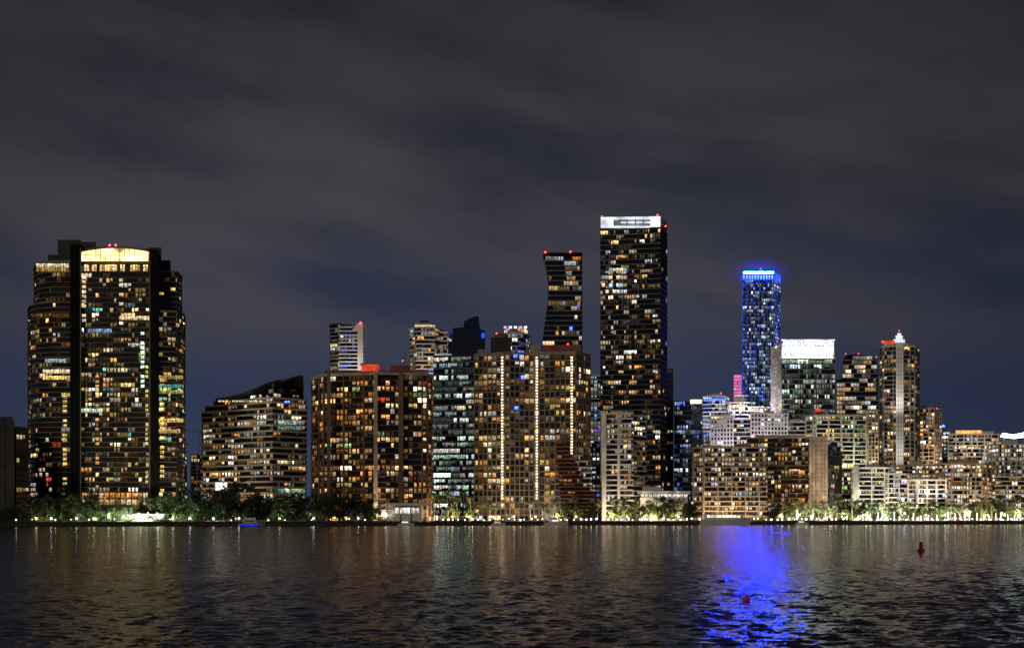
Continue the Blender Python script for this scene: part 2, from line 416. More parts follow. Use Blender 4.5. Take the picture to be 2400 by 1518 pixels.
b.column(334, 770, 905, 11.2, 8, 679.5, 'mint', 1.8, .85); b.column(197, 650, 790, 11.2, 9, 679.5, 'pale', 1.2, .6); b.column(344, 860, 1130, 11.2, 6, 679.5, 'yellow', 1.1, .6); b.column(284, 645, 770, 11.2, 9, 679.5, 'pale', 1.3, .6); b.column(152, 930, 1150, 11.2, 9, 678.5, 'yellow', 1.2, .7); b.column(228, 860, 1150, 11.2, 8, 679.5, 'warm', .9, .45); b.column(380, 880, 1150, 11.2, 9, 677.5, 'yellow', 1.2, .6)
for y, x0, x1, c, v in [(870,100,160,'pale',1.6),(885,100,160,'yellow',1.5),(845,105,155,'cool',.6),(905,372,425,'teal',.5),(918,372,425,'green',.5),(884,372,425,'yellow',.5),(745,280,345,'pale',1.5),(622,85,160,'pale',1.2),(632,85,160,'yellow',.5),(740,72,160,'amber',.12),(775,205,262,'sky',.7),(962,190,240,'mint',1.0),(985,372,425,'yellow',1),(1010,372,420,'warm',.8)]:
    x = x0
    while x < x1: b.winpx(x+3, y, 5, 9, 676.5, c, v*R.uniform(.5,1.3)); x += 6.4
b.box('podium', 60,440,1168,None,672,20,'olive')
for i in range(12):
    b.winpx(198+i*13, 1160, 10, 11, 671.9, R.choice(['amber','warm','pale']), R.uniform(.3,1.2)); b.winpx(198+i*13, 1176, 10, 12, 671.9, R.choice(['amber','warm','pale']), R.uniform(.2,.9))
for x in (257,271): b.beacon(x,575,D)
b.finish()

b = Bld('office_tower', 'sliver of blue-lit glass tower beside the arch-crowned tower', 431, 900); b.block([(423,900),(438,905)], 1040, p=.45, pal='cool', bay=2.2, glass='glass_blue', gain=.8); b.finish()
b = Bld('apartment_tower', 'small faint tan block far behind in the left gap', 461, 1050); b.block([(447,1050),(476,1055)], 1066, p=.25, pal='warm', gain=.4, slab=(.3,.5,'beige'), pier=(2,.8,.3,'beige')); b.finish()
def crane(px, y0, y1, D, jl, jr, label):
    t = thing('tower_crane', label, 'crane', (W(px,D), D, GZ))
    x = W(px,D); z1 = Zp(y1,D); mb = MB()
    for dx in (-.8,.8):
        for dy in (-.8,.8): mb.tube((x+dx,D+dy,GZ),(x+dx,D+dy,z1),.16,.16,4)
    z = GZ; k = 1
    while z < z1-3: mb.tube((x-.8*k,D-.8,z),(x+.8*k,D-.8,z+3),.1,.1,4); z += 3; k = -k
    mpart('mast', mb, M['metal'], t)
    mb = MB(); xa, xb = W(jl,D), W(jr,D)
    for dz in (0,1.3): mb.tube((xa,D,z1+dz),(xb,D,z1+dz),.16,.16,4)
    n = 14
    for i in range(n): mb.tube((xa+(xb-xa)*i/n,D,z1),(xa+(xb-xa)*(i+.5)/n,D,z1+1.3),.1,.1,4)
    jib = mpart('jib', mb, M['metal'], t)
    mpart('cab', MB().box(x+.8,x+2.4,D-1,D+1,z1-2.4,z1-.1), M['grey'], t)
    mpart('counterweight', MB().box(xb-2,xb,D-.7,D+.7,z1-2,z1-.1), M['concrete'], jib, t)
crane(466, 1140, 1012, 1100, 430, 474, 'thin grey tower crane far behind in the left gap')

b = Bld('apartment_building', 'long banded building with a dark roof sloping up smoothly to the right', 620, 715)
st = dict(fh=3.3, bay=3.2, slab=(1.0,1.0,'offwhite'), pal='tower', run=(1,3), roof='offwhite', glass='glass_warm')
b.block([(476,745),(640,714),(716,730)], 958, pe=[.4,.32], **st)
b.block([(484,744),(640,715),(716,731)], 944, 958, pe=[.38,.2], **st)
b.block([(504,742),(640,716),(714,732)], 934, 944, pe=[.3,.1], **st)
b.block([(574,736),(640,718),(712,733)], 921, 934, pe=[.15,.1], fh=3.3, slab=(.3,.6,'concrete'), pal='tower', roof=None)
b.block([(630,732),(650,722),(711,735)], 908, 921, pe=[.06,.06], fh=3.3, slab=(.2,.4,'grey'), pal='tower', roof=None)
rc = b.profile('roof_crest', [(505,934.5),(540,928),(572,920),(600,909),(622,899),(640,893),(652,890),(666,890),(678,886),(690,882),(704,880),(711,879),(712,908),(630,908),(630,921),(574,921),(574,934.5)], 727, 14, 'dark')
b.profile('roof_edge', [(505,935.5),(540,929),(572,921),(600,910),(622,900),(640,894),(652,891),(666,891),(678,887),(690,883),(704,881),(711,880),(711,878),(704,879),(690,881),(678,885),(666,889),(652,889),(640,892),(622,898),(600,908),(572,919),(540,927),(505,933)], 717.4, 22, 'dark')
b.part('roof_mark', MB().tube((W(640,717),717.0,Zp(905,717)),(W(640,717),717.4,Zp(905,717)),.7,.7,14), 'grey', rc)
b.part('roof_mark', MB().tube((W(640,717),717.0,Zp(899.4,717)),(W(640,717),717.4,Zp(899.4,717)),.55,.55,14), 'grey', rc)
for x in range(515,640,8): b.winpx(x, 940, 6, 4, 713.0, 'pale', .8*R.uniform(.3,1.4))
for x in range(590,705,9):
    if R.random() < .5: b.winpx(x, 928, 5, 4, 716.5, 'pale', .5*R.uniform(.2,1.2))
b.winpx(673, 941, 12, 4, 713, 'blue', 5)
for x in range(655,714,7): b.winpx(x, 990, 5.5, 10, 713, R.choice(['mint','cool','pale']), R.uniform(.2,.9)); b.winpx(x, 1003, 5.5, 8, 713, R.choice(['mint','teal','pale']), R.uniform(.1,.5)); b.winpx(x, 1150, 5.5, 9, 713, R.choice(['mint','green','teal']), R.uniform(.2,.8))
b.box('screen_wall', 505,532,1130,1148,700,1,'lobbyw')
b.flood(490,735,14000,(1,.75,.45),40,14); b.flood(560,722,9000,(1,.75,.45),40,14)
b.finish()

b = Bld('apartment_building', 'brown apartment block with red-lit rooftop box and many orange windows', 880, 700)
b.block([(733,730),(760,712),(882,702),(1000,706),(1013,725)], 878, fh=3.2, bay=3.1, slab=(.8,.5,'brown'), pier=(5,1.0,1.0,'brown'), pe=[.3,.42,.34,.25], pal='hot', glass='glass_warm', roof='tan', gain=1.2, par=1.6)
for x in (766,876,936): b.box('shaft_wall', x, x+9, 872, None, 699, 4, 'tan' if x == 876 else 'brown')
b.box('penthouse', 760, 1000, 868, 880, 716, 14, 'brown')
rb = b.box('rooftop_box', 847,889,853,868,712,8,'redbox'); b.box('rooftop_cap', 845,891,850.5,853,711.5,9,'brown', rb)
b.box('plant_room', 915,962,856,870,714,10,'redbrick')
mb = MB(); x0 = W(948,716)
for s_ in (-.7,.7): mb.tube((x0+s_,716,Zp(868,716)),(x0,716,Zp(820,716)),.18,.12,4)
for i in range(6): mb.box(x0-.9+i*.1,x0+.9-i*.1,715.8,716.2,Zp(864-i*7,716),Zp(864-i*7,716)+.25)
b.part('radio_mast', mb, 'redbrick'); b.beacon(944,845,716,.5); b.beacon(948,858,716,.5)
b.antenna(1003, 868, 856, 720)
b.flood(780,712,5000,(1,.6,.3),45,10); b.flood(880,700,7000,(1,.75,.45),45,8); b.flood(970,704,5000,(1,.65,.35),45,10)
b.finish()

b = Bld('apartment_tower', 'slim white-sided tower with dark left edge and red roof lamp', 812, 1000)
b.block([(774,1004),(797,1000)], 760, fh=3.1, slab=(.8,.3,'offwhite'), p=.3, pal='white', roof='dark')
b.block([(797,999),(851,999)], 768, fh=3.1, bay=3.6, slab=(1.2,.9,'white'), p=.4, pal='cool', roof='white', gain=.8)
b.profile('side_wall', [(824,775),(838,757),(851,757),(851,870),(838,870),(838,775)], 996, 3, 'white')
b.box('roof_block', 780,824,759,768,1004,10,'dark')
b.flood(830,998,16000,(1,.9,.8),40,22,py=880)
b.beacon(845,756,995,1.2); b.finish()

b = Bld('apartment_tower', 'pale octagonal tower with stepped terraces behind the brown block', 1000, 1000)
kw = dict(fh=3.4, bay=3.4, slab=(1.3,.8,'offwhite'), pal='mixed', glass='glass')
b.block([(962,1015),(978,1000),(1018,1000),(1030,1012)], 768, p=.4, roof='white', gain=1.1, **kw)
b.block([(1022,1008),(1048,1010),(1057,1022)], 780, p=.4, roof='white', gain=.9, **kw)
b.box('penthouse', 972,1010,757,768,1006,12,'offwhite'); b.box('roof_block', 985,1005,751,757,1010,8,'dark'); b.box('plant_room',1024,1046,772,781,1014,8,'grey')
for x in range(975,1018,6): b.winpx(x, 764, 4.5, 4, 1005.8, 'pale', 1.4)
b.flood(1000,998,18000,(1,.85,.7),40,22,py=880)
b.finish()

b = Bld('office_tower', 'black glass office tower with angular stepped top and small blue oval sign', 1070, 800)
b.block([(1016,806),(1112,800)], 834, fh=4.0, bay=2.4, slab=(.15,.6,'bluegrey'), p=.42, pal='office', gain=.95, run=(3,9), wf=.94, hf=.75, roof='dark', dim=.35)
b.profile('glass_peak', [(1050,834),(1050,802),(1061,800),(1061,769),(1087,766),(1087,753),(1112,741),(1122,741),(1125,770),(1137,776),(1137,834)], 806, 24, 'glass_blue')
mb = MB()
for y in range(778,834,9): mb.box(W(1062,806),W(1136,806),805.7,805.95,Zp(y,806),Zp(y,806)+.3)
b.part('glass_wall', mb, 'dark')
mb = MB(); n = 22; cxx, cz = W(1132,805), Zp(786,805)
for i in range(n):
    t0, t1 = 2*math.pi*i/n, 2*math.pi*(i+1)/n
    mb.tube((cxx+.6*math.cos(t0),805,cz+1.5*math.sin(t0)),(cxx+.6*math.cos(t1),805,cz+1.5*math.sin(t1)),.28,.28,6)
b.part('oval_sign', mb, 'bluelogo')
for x in range(1022,1060,5): b.winpx(x, 831, 4, 3.5, 799, 'cool', .6)
b.antenna(1110,741,733,806); b.finish()

b = Bld('apartment_tower', 'huge beige gridded tower with three glowing vertical light strips', 1250, 760)
b.block([(1112,772),(1195,762),(1240,766),(1350,760),(1383,776)], 830, fh=3.75, bay=3.8, slab=(.30,.75,'beige'), pier=(1,.55,.42,'beige'), pe=[.34,.27,.30,.22], pal='gold', glass='glass_warm', roof='beige', gain=1.15, run=(1,2), par=2.0, dim=.25)
b.box('penthouse', 1150,1198,790,828,772,14,'dark'); b.box('penthouse', 1158,1186,780,790,776,8,'brown'); b.box('penthouse', 1242,1262,808,828,772,10,'tan'); b.box('penthouse', 1268,1362,808,828,774,12,'brown'); b.box('plant_room', 1120,1140,818,828,780,8,'concrete')
for px, y0, dd in ((1177,838,762.6),(1258,838,764.0),(1340,838,759.4)):
    b.column(px, y0, 1172, 7, 4.6, dd-.5, 'pale', 3.0)
    b.box('light_strip', px-4.5, px-3.4, 832, 1176, dd-.7, .6, 'beige'); b.box('light_strip', px+3.4, px+4.5, 832, 1176, dd-.7, .6, 'beige')
for x,y in ((1164,781),(1288,806),(1331,806)): b.beacon(x,y,770,.7)
for x,y in ((1208,834),(1222,835),(1210,955),(1226,884)): b.winpx(x,y,9,8,759,'blue',4)
for x in (1140,1215,1290,1345): b.flood(x,760,2500,(1,.75,.45),48,10)
b.antenna(1305,808,798,776); b.finish()

b = Bld('apartment_tower', 'round tower with glowing white and violet crown ring', 1208, 960)
b.block([(1175,985),(1182,970),(1200,962),(1220,962),(1236,970),(1244,985)], 782, fh=3.3, slab=(.9,.6,'white'), p=.45, pal='cool', roof='white')
b.block([(1182,988),(1190,974),(1228,974),(1236,988)], 768, 782, fh=3.3, slab=(.3,.5,'white'), p=.5, pal='white', gain=1.2, roof='white')
for x in (1184,1196,1208,1220,1232): b.winpx(x, 767, 6, 5, 960, 'purple' if x in (1184,1220) else 'cool', 4)
b.beacon(1192,772,958,.6); b.finish()

b = Bld('office_tower', 'dark tower whose side curves inward below two red roof lamps', 1320, 1000)
LT = [(592,1275),(615,1279),(650,1285),(690,1285),(730,1281),(770,1275),(840,1266),(1200,1250)]; RT = [(592,1364),(1200,1366)]
b.profile('glass_wall', [(x,y) for y,x in LT]+[(1366,1200),(1364,592)], 1000, 24, 'glass')
b.profile_floors(LT, RT, 600, 1150, 1000, 4.0, (.35,.6,'concrete'), 2.4, .2, 'tower', gain=.85, run=(1,4))
b.box('roof', 1273,1365,591,594,999,26,'dark'); b.box('roof_block', 1290,1358,594,601,999,3,'black')
b.winpx(1356,717,6,9,999,'purple',.8); b.winpx(1350,743,6,9,999,'pale',1.2); b.winpx(1338,770,7,9,998.9,'blue',3)
b.beacon(1278,591,998,1.1); b.beacon(1337,590,998,1.1); b.finish()

b = Bld('office_tower', 'tallest black skyscraper with thin open white-lit crown', 1480, 960)
b.block([(1407,968),(1548,960)], 535, fh=3.9, bay=2.5, slab=(.25,.42,'concrete'), p=.21, pal='tower', glass='glass_matte', gain=1.1, run=(1,3), roof='dark', hf=.75, dep=36, dim=.18)
SP = [(1547.5,959.6),(1564,985),(1562,997),(1546,997)]
b.part('side_wall', MB().prism([(W(p,d),d) for p,d in SP], GZ-.1, Zp(531,960)), 'black')
for k in range(56):
    b.part('side_fin', MB().prism([(x,y) for x,y in offset([(W(p,d),d) for p,d in SP], .2)], GZ+4.3*k, GZ+4.3*k+.35), 'concrete')
    if R.random() < .3:
        t = R.uniform(.1,.9); dd = 959.6+25.4*t; q = 1547.5+16.5*t
        b.window(W(q,dd)+.25, dd-.15, GZ+4.3*k+2.2, math.atan2(25.4, W(1564,985)-W(1547.5,959.6)), 3.2, 2.6, pick('warm'), R.uniform(.2,.9))
D = 960
b.box('crown_panel', 1408,1438,514,533,D,1.5,'crownglow'); b.profile('crown_beam', [(1408,509),(1548,507),(1548,513),(1408,514)], D, 1.5, 'crownglow'); b.box('crown_panel', 1524,1548,513,531,D,1.5,'crownglow'); b.box('crown_beam', 1438,1524,529.5,533,D,1.5,'crownglow')  # white crown walls glow by emission instead of being floodlit
b.box('crown_beam', 1455,1524,519.5,522.5,D+.2,1,'crownglow')
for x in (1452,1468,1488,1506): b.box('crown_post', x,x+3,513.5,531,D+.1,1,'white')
b.box('crown_core', 1440,1545,514,535,D+8,14,'crownglow_dim'); b.box('roof_block', 1549,1561,530,536,D+14,8,'dark')
for x in (1452,1470,1540): b.antenna(x,509,501,D)
for x,y in ((1411,508),(1560,530),(1541,504)): b.beacon(x,y,D-1,.9)
for y in (632,650,683,668): 
    x = 1410
    while x < 1470:
        if R.random() < .65: b.winpx(x+4,y,7,8,958.8,R.choice(['white','cool','pale']),R.uniform(.4,1.6))
        x += 8.6
b.finish()
b = Bld('apartment_tower', 'narrow grey slab tower hugging the right side of the tallest skyscraper', 1572, 1020)
b.block([(1563,1020),(1578,1022)], 866, p=.05, pal='white', slab=(.2,.6,'grey'), glass='grey', roof='grey'); b.finish()
b = Bld('apartment_tower', 'slim blue-white lit tower squeezed between beige gridded and tallest towers', 1396, 1010)
b.block([(1384,1010),(1408,1010)], 882, p=.5, pal='cool', slab=(.5,.6,'white'), roof='white', gain=.8); b.finish()
b = Bld('apartment_building', 'low block with white balcony bands left of the white apartment tower', 1398, 830)
b.block([(1378,830),(1416,832)], 1040, p=.35, pal='cool', slab=(1,1.1,'white'), roof='white', gain=.7); b.finish()

b = Bld('stepped_building', 'dim red-brown building stepping down to the right in open terraces', 1345, 738)
for i in range(14):
    x1 = 1322+i*5.4; yt = 1038+i*9.4
    b.block([(1303+i*.8,742-i*.6),(x1,740-i*.6)], yt, yt+9.4 if i < 13 else None, fh=2.4, bay=3.0, slab=(.7,.6,'redbrick'), p=.12, pal='hot', glass='glass_warm', roof='redbrick', par=.3, gain=.5, dep=16)
b.flood(1320,736,2600,(1,.5,.3),45,8); b.flood(1360,732,1600,(1,.5,.3),40,8)
b.finish()
b = Bld('pavilion_building', 'low curved building of pale lit decks beside the red brick terraces', 1365, 744)
for i,(xa,xb,y) in enumerate([(1335,1362,1068),(1328,1372,1082),(1325,1384,1096)]): b.block([(xa,752),(xb,750)], y, y+14 if i < 2 else None, fh=3.3, slab=(.9,.7,'offwhite'), p=.35, pal='cool', gain=.5, roof='offwhite', par=.5)
b.finish()

b = Bld('apartment_tower', 'white apartment tower with stacked balconies before the tallest skyscraper', 1460, 770)
b.block([(1412,775),(1480,770)], 970, fh=3.2, bay=3.4, slab=(1.1,.9,'white'), pier=(4,1.6,1.25,'white'), p=.38, pal='cream', roof='white')
b.block([(1480,772),(1512,782)], 975, fh=3.2, bay=3.4, slab=(1.0,.9,'offwhite'), p=.3, pal='cream', roof='offwhite')
b.box('side_wall', 1411,1421,968,None,768,8,'white'); b.box('penthouse', 1430,1472,963,971,778,8,'offwhite')
b.flood(1430,768,10000,(1,.84,.64),45,12); b.flood(1485,768,7000,(1,.8,.55),45,12)
b.beacon(1468,968,770,.5); b.finish()
b = Bld('pavilion', 'low white flat-roofed waterfront pavilion with lit glass front', 1555, 765, 'pavilion')
b.box('wall', 1500,1612,1165,None,765,16,'white')
b.box('roof', 1494,1618,1150,1156,762,22,'white'); b.box('roof_block', 1505,1550,1140,1150,768,10,'offwhite')
for i in range(12): b.winpx(1506+i*9.2, 1161, 7.5, 7, 764.8, 'white', R.uniform(.6,1.6))
for i in range(12): b.winpx(1506+i*9.2, 1190, 7.5, 10, 764.8, 'warm', R.uniform(.2,1))
b.box('wall', 1503,1609,1157,1165,765.5,15,'glass'); b.flood(1555,762,6000,(1,.9,.7),35,10); b.finish()

b = Bld('office_tower', 'dark blue glass tower with lit top strip right of the tallest skyscraper', 1612, 1000)
b.block([(1580,1004),(1620,1000),(1646,1010)], 940, fh=3.8, bay=2.8, glass='glass_blue', slab=(.3,.6,'bluegrey'), p=.28, pal='bluetower', gain=1)
b.box('crown_panel', 1618,1645,936,945,999,2,'lobby'); b.finish()
b = Bld('apartment_tower', 'bright white and blue lit tower left of the blue-crowned skyscraper', 1678, 1060)
b.block([(1648,1064),(1668,1060),(1700,1060),(1709,1070)], 930, fh=3.3, slab=(.8,.9,'white'), p=.55, pal='cool', gain=1.5, roof='white')
b.box('penthouse', 1655,1690,922,930,1066,8,'white'); b.beacon(1690,921,1060,.7)
for i in range(8): b.winpx(1652+i*6.6, 936, 5, 6, 1058, 'blue', 3)
b.flood(1678,1058,40000,(.78,.74,1),40,20,py=1010); b.finish()
b = Bld('apartment_building', 'pink-lit block peeking out left of the blue-crowned skyscraper', 1731, 1160); b.block([(1720,1160),(1743,1160)], 878, p=.2, pal='cool', glass='pinkwall', slab=(.4,.5,'white')); b.finish()
b = Bld('apartment_building', 'brightly lit pale block with terrace lights below the blue-crowned skyscraper', 1740, 1030)
b.block([(1708,1030),(1755,1030)], 945, fh=3.2, slab=(1,.8,'white'), p=.55, pal='white', gain=1.6, roof='white')
b.block([(1755,1028),(1802,1032)], 955, fh=3.2, slab=(1,.8,'white'), p=.5, pal='white', gain=1.6, roof='white')
b.box('penthouse', 1722,1745,925,945,1036,10,'white')
for x in range(1712,1800,9): b.winpx(x, 951 if x < 1755 else 960, 6, 5, 1026, 'pale', R.uniform(1,3))
b.flood(1730,1026,26000,(.9,.8,1),40,16,py=985); b.flood(1778,1026,26000,(.9,.8,1),40,16,py=985); b.finish()

b = Bld('office_tower', 'slender glass skyscraper with a glowing electric blue crown', 1783, 1100)
CHN = [(1739,1108),(1741,1101),(1813,1100),(1829,1116)]
b.block(CHN, 656, fh=3.3, bay=2.2, glass='glass_blue', slab=(.2,.32,'bluegrey'), pier=(2,.32,.35,'blueglow'), pe=[.36,.36,.55], pal='bluetower', gain=1.1, roof=None, dim=.45, run=(1,2))
pts = [(W(p,d),d) for p,d in CHN]; pol = pts+[(W(1827,1148),1148),(W(1741,1148),1148)]
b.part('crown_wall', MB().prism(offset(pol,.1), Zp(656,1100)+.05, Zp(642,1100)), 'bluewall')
rf = b.part('roof', MB().prism(offset(pol,.1), Zp(642,1100)+.02, Zp(636.2,1100)), 'bluegrey')
xa, xb, za, zb = W(1741.5,1100), W(1813,1100), Zp(641,1100), Zp(637.4,1100)
nseg = 14
for i in range(nseg):
    x0 = xa+(xb-xa)*i/nseg; x1 = xa+(xb-xa)*(i+1)/nseg
    b.part('crown_lamp', MB().box(x0+.12,x1-.12,1098.7,1099.5,za,zb), 'bluecrown', rf)
    b.part('added_light_baffle', MB().box(x0-.06,x0+.06,1096.4,1099.9,za-.3,zb+.3), 'black', rf)  # added fins that keep the blue light off the neighbouring tower
b.part('added_light_baffle', MB().box(xb-.06,xb+.06,1096.4,1099.9,za-.3,zb+.3), 'black', rf)
for i in range(6):
    t0, t1 = i/6, (i+1)/6; e0, e1 = Vector(pts[2]), Vector(pts[3]); q0 = e0+(e1-e0)*t0; q1 = e0+(e1-e0)*(t0+.8/6); nn = Vector(((e1-e0).y,-(e1-e0).x)).normalized()
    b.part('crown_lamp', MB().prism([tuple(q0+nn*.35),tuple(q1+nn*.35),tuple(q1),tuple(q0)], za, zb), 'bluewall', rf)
b.box('roof_block', 1755,1808,631,637,1112,20,'bluegrey')
for i in range(11): b.winpx(1744+i*6.6, 650, 3, 9, 1096.5, 'blue', 6)
b.beacon(1783,630,1110,.6); b.finish()

b = Bld('office_building', 'glass block with blazing white top screen and perforated white left side', 1880, 1000)
b.block([(1808,1026),(1832,1001)], 806, fh=3.3, bay=3.0, glass='glass', slab=(.25,1.1,'white'), pier=(1,.8,.4,'white'), p=.4, pal='white', roof='white', gain=1.2)
b.block([(1832,1000),(1957,1000)], 842, fh=4.0, bay=2.6, slab=(.4,.6,'concrete'), p=.42, pal='office', gain=.8, roof='white', run=(1,4), dim=.35)
cb = b.box('crown_beam', 1831,1957,795,798,999.6,2,'crownglow')
for i in range(14): b.box('crown_screen', 1834+i*8.6, 1834+i*8.6+7.4, 812, 840, 1000, 1, 'crownbright')
for i in range(20): b.profile('crown_slat', [(1834+i*6.1,809),(1837+i*6.1,798.6),(1840+i*6.1,798.6),(1837+i*6.1,809)], 1000, 1, 'crownbright')
b.box('crown_beam', 1831,1957,809.5,811.5,999.4,2,'white'); b.box('crown_post',1953,1957,798,840,999.5,2,'white')
b.box('roof_block', 1836,1952,800,838,1014,14,'dark')
for x in range(1840,1955,7): b.winpx(x, 832+R.uniform(-3,3), R.uniform(2,5), R.uniform(4,10), 999, R.choice(['green','pale','green']), R.uniform(.15,.9))
for x in range(1836,1955,8): b.winpx(x, 848, 6.5, 5, 999.3, R.choice(['green','mint']), R.uniform(.2,.6))
b.flood(1814,1008,10000,(.95,.97,1),40,18,py=960); b.finish()

b = Bld('apartment_building', 'white low block dotted with small square windows below the blue skyscraper', 1755, 900)
b.block([(1666,905),(1718,900)], 975, fh=3.1, bay=3.0, slab=(.3,1.2,'white'), pier=(1,1.0,.4,'white'), p=.34, pal='mixed', roof='white', gain=1.6)
b.block([(1718,903),(1760,901)], 984, fh=3.1, bay=3.0, slab=(.9,.8,'offwhite'), p=.4, pal='mixed', roof='white', gain=1.4)
b.block([(1760,899),(1845,904)], 970, fh=3.1, bay=3.0, slab=(.3,1.2,'white'), pier=(1,1.0,.4,'white'), p=.3, pal='mixed', roof='white', gain=1.6)
for x in (1685,1735,1780,1825): b.flood(x,899,7000,(.86,.78,1),35,14,py=1055)
b.box('penthouse', 1690,1712,967,975,910,8,'offwhite'); b.box('penthouse', 1790,1815,962,970,910,8,'offwhite'); b.finish()
b = Bld('apartment_building', 'lilac-lit mid-rise peeking out between the white low block and the brown slab block', 1866, 945)
b.block([(1840,945),(1893,946)], 990, fh=3.1, bay=2.8, slab=(.8,.6,'offwhite'), p=.45, pal='mixed', roof='offwhite', gain=1.3); b.box('penthouse',1852,1876,982,990,950,8,'white'); b.flood(1866,942,9000,(.85,.75,1),35,14,py=1040); b.finish()

b = Bld('apartment_building', 'long tan balcony block by the water with warm windows on every floor', 1700, 775)
b.block([(1627,782),(1650,775),(1795,775)], 1050, fh=3.0, bay=2.6, slab=(1.0,.8,'tan'), pier=(4,.5,1.15,'tan'), pe=[.4,.48], pal='cream', glass='glass_warm', roof='tan', gain=1.15, run=(1,2))
for x in (1655,1705,1760): b.flood(x,774,9000,(1,.76,.5),45,10)
b.box('penthouse', 1655,1690,1043,1050,782,8,'tan'); b.box('penthouse', 1720,1760,1041,1050,782,8,'brown'); b.finish()
b = Bld('apartment_building', 'brown slab block with broad plain tan end wall and black glass flank', 1870, 800)
b.block([(1752,806),(1895,796)], 1026, fh=3.0, bay=2.6, slab=(.6,.5,'brown'), p=.33, pal='warm', glass='glass_warm', roof='tan', gain=1.05, run=(1,2))
b.block([(1940,799),(1974,815)], 1034, fh=3.0, bay=3.0, slab=(.2,.3,'dark'), p=.15, pal='warm', roof='tan', gain=.8)
ew = b.box('end_wall', 1897,1940,1022,None,793,16,'tan'); b.box('roof_block', 1770,1880,1019,1027,802,12,'tan')
for x in (1904,1912,1926,1933): b.box('wall_groove', x,x+1,1026,None,792.8,.5,'brown',ew)
for k in range(16): b.box('wall_groove', 1897.5,1939.5,1034+k*10.5,1034.8+k*10.5,792.9,.4,'beige',ew)
b.flood(1918,793,10000,(1,.78,.52),48,12); b.flood(1840,795,8000,(1,.7,.4),45,10)
b.winpx(1861,1058,6,6,795,'pale',2)
for x in range(1853,1876,5): b.winpx(x, 1101, 4, 3, 794.8, 'pale', 1.5)
b.finish()

b = Bld('apartment_tower', 'pale green-lit balcony tower with red lamp behind the brown slab block', 1960, 890)
b.block([(1890,900),(1912,890),(2030,892)], 975, fh=3.1, bay=2.8, slab=(1,.75,'offwhite'), pier=(4,.9,1.1,'offwhite'), p=.42, pal='green', roof='offwhite', gain=1.3)
b.flood(1910,889,12000,(.95,1,.75),40,14,py=1060); b.flood(2000,889,16000,(.95,1,.75),40,14,py=1090)
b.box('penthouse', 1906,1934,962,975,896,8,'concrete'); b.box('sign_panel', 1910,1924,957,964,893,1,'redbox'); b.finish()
b = Bld('office_tower', 'dark glass tower with bowed roofline and red roof lamps', 2010, 1100)
b.profile('glass_wall', [(1960,1200),(1960,890),(1972,888),(1976,842),(1984,832),(2010,830),(2040,834),(2052,842),(2058,870),(2058,1200)], 1100, 26, 'glass')
b.profile_floors([(830,1984),(842,1976),(887,1973),(890,1960),(1200,1960)], [(830,2040),(842,2052),(870,2058),(1200,2058)], 834, 1150, 1100, 4.0, (.4,.7,'concrete'), 2.5, .36, 'white', gain=1)
for x in (1982,2012,2054): b.beacon(x, 829 if x < 2050 else 836, 1099, .6)
b.finish()

b = Bld('apartment_tower', 'dark tower with narrow white spine strip and small lit white roof cap', 2107, 930)
b.block([(2063,946),(2072,936),(2101,932)], 812, fh=3.2, bay=2.8, slab=(1.0,.6,'concrete'), pier=(3,.4,1.05,'concrete'), pe=[.3,.38], pal='tower', roof='offwhite', gain=1.2)
b.block([(2116,932),(2142,936),(2153,948)], 812, fh=3.2, bay=2.8, slab=(1.0,.6,'concrete'), pier=(3,.4,1.05,'concrete'), pe=[.38,.3], pal='tower', roof='offwhite', gain=1.2)
sw_ = b.box('spine_wall', 2100,2117,805,None,929,14,'white')
for x in (2105,2111): b.box('wall_groove', x,x+1.2,812,None,928.8,.5,'grey',sw_)
for k in range(40): b.box('wall_groove', 2100.5,2116.5,818+k*10,819+k*10,928.9,.4,'concrete',sw_)
b.flood(2108,927,13000,(1,.95,.88),50,16,py=1085); b.flood(2108,927,13000,(1,.95,.88),45,14,py=960)
b.block([(2072,946),(2096,940),(2124,940),(2144,948)], 806, 812, fh=3.2, slab=(.4,.6,'white'), p=.6, pal='white', roof='white')
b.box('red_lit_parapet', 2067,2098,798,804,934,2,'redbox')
for xa,xb,ya,yb in ((2094,2121,795,806),(2099,2116,786,795),(2103,2112,780,786)): b.box('lantern_tier', xa,xb,ya,yb,940+(xa-2094)*.2,8,'crownglow')
b.beacon(2107,775,940,.5)
b.beacon(2068,800,933,.6); b.finish()
b = Bld('apartment_building', 'tan gridded block left of the white-spined tower', 2047, 970); b.block([(2028,972),(2066,970)], 962, bay=2.8, p=.45, pal='cream', slab=(.3,.8,'tan'), pier=(1,.7,.4,'tan'), gain=1.3, roof='tan'); b.flood(2047,968,12000,(1,.84,.62),40,14,py=1080); b.finish()
b = Bld('apartment_building', 'tan block with bright windows right of the white-spined tower', 2180, 970)
b.block([(2150,972),(2190,968),(2206,978)], 958, bay=2.6, p=.45, pal='warm', slab=(.5,.8,'tan'), pier=(2,.7,.6,'tan'), gain=1.3, roof='tan'); b.box('penthouse', 2160,2185,950,958,976,8,'tan'); b.flood(2178,966,14000,(1,.8,.55),40,14,py=1080); b.beacon(2196,957,968,.5); b.finish()
kw = dict(fh=3.0, bay=2.6, run=(1,2), gain=1.4)
b = Bld('apartment_building', 'white terraced waterfront block with stacked balconies, leftmost of the white group', 2045, 815)
b.block([(2000,822),(2012,815),(2080,815)], 1098, slab=(1.2,.7,'white'), pier=(4,.5,1.3,'white'), p=.45, pal='green', roof='white', **kw); b.block([(2080,814),(2132,818)], 1112, slab=(1.2,.7,'white'), pier=(4,.5,1.3,'white'), p=.5, pal='cream', roof='white', **kw)
for x in (2010,2045,2080,2115): b.flood(x,813,7000,(1,.92,.74),42,10)
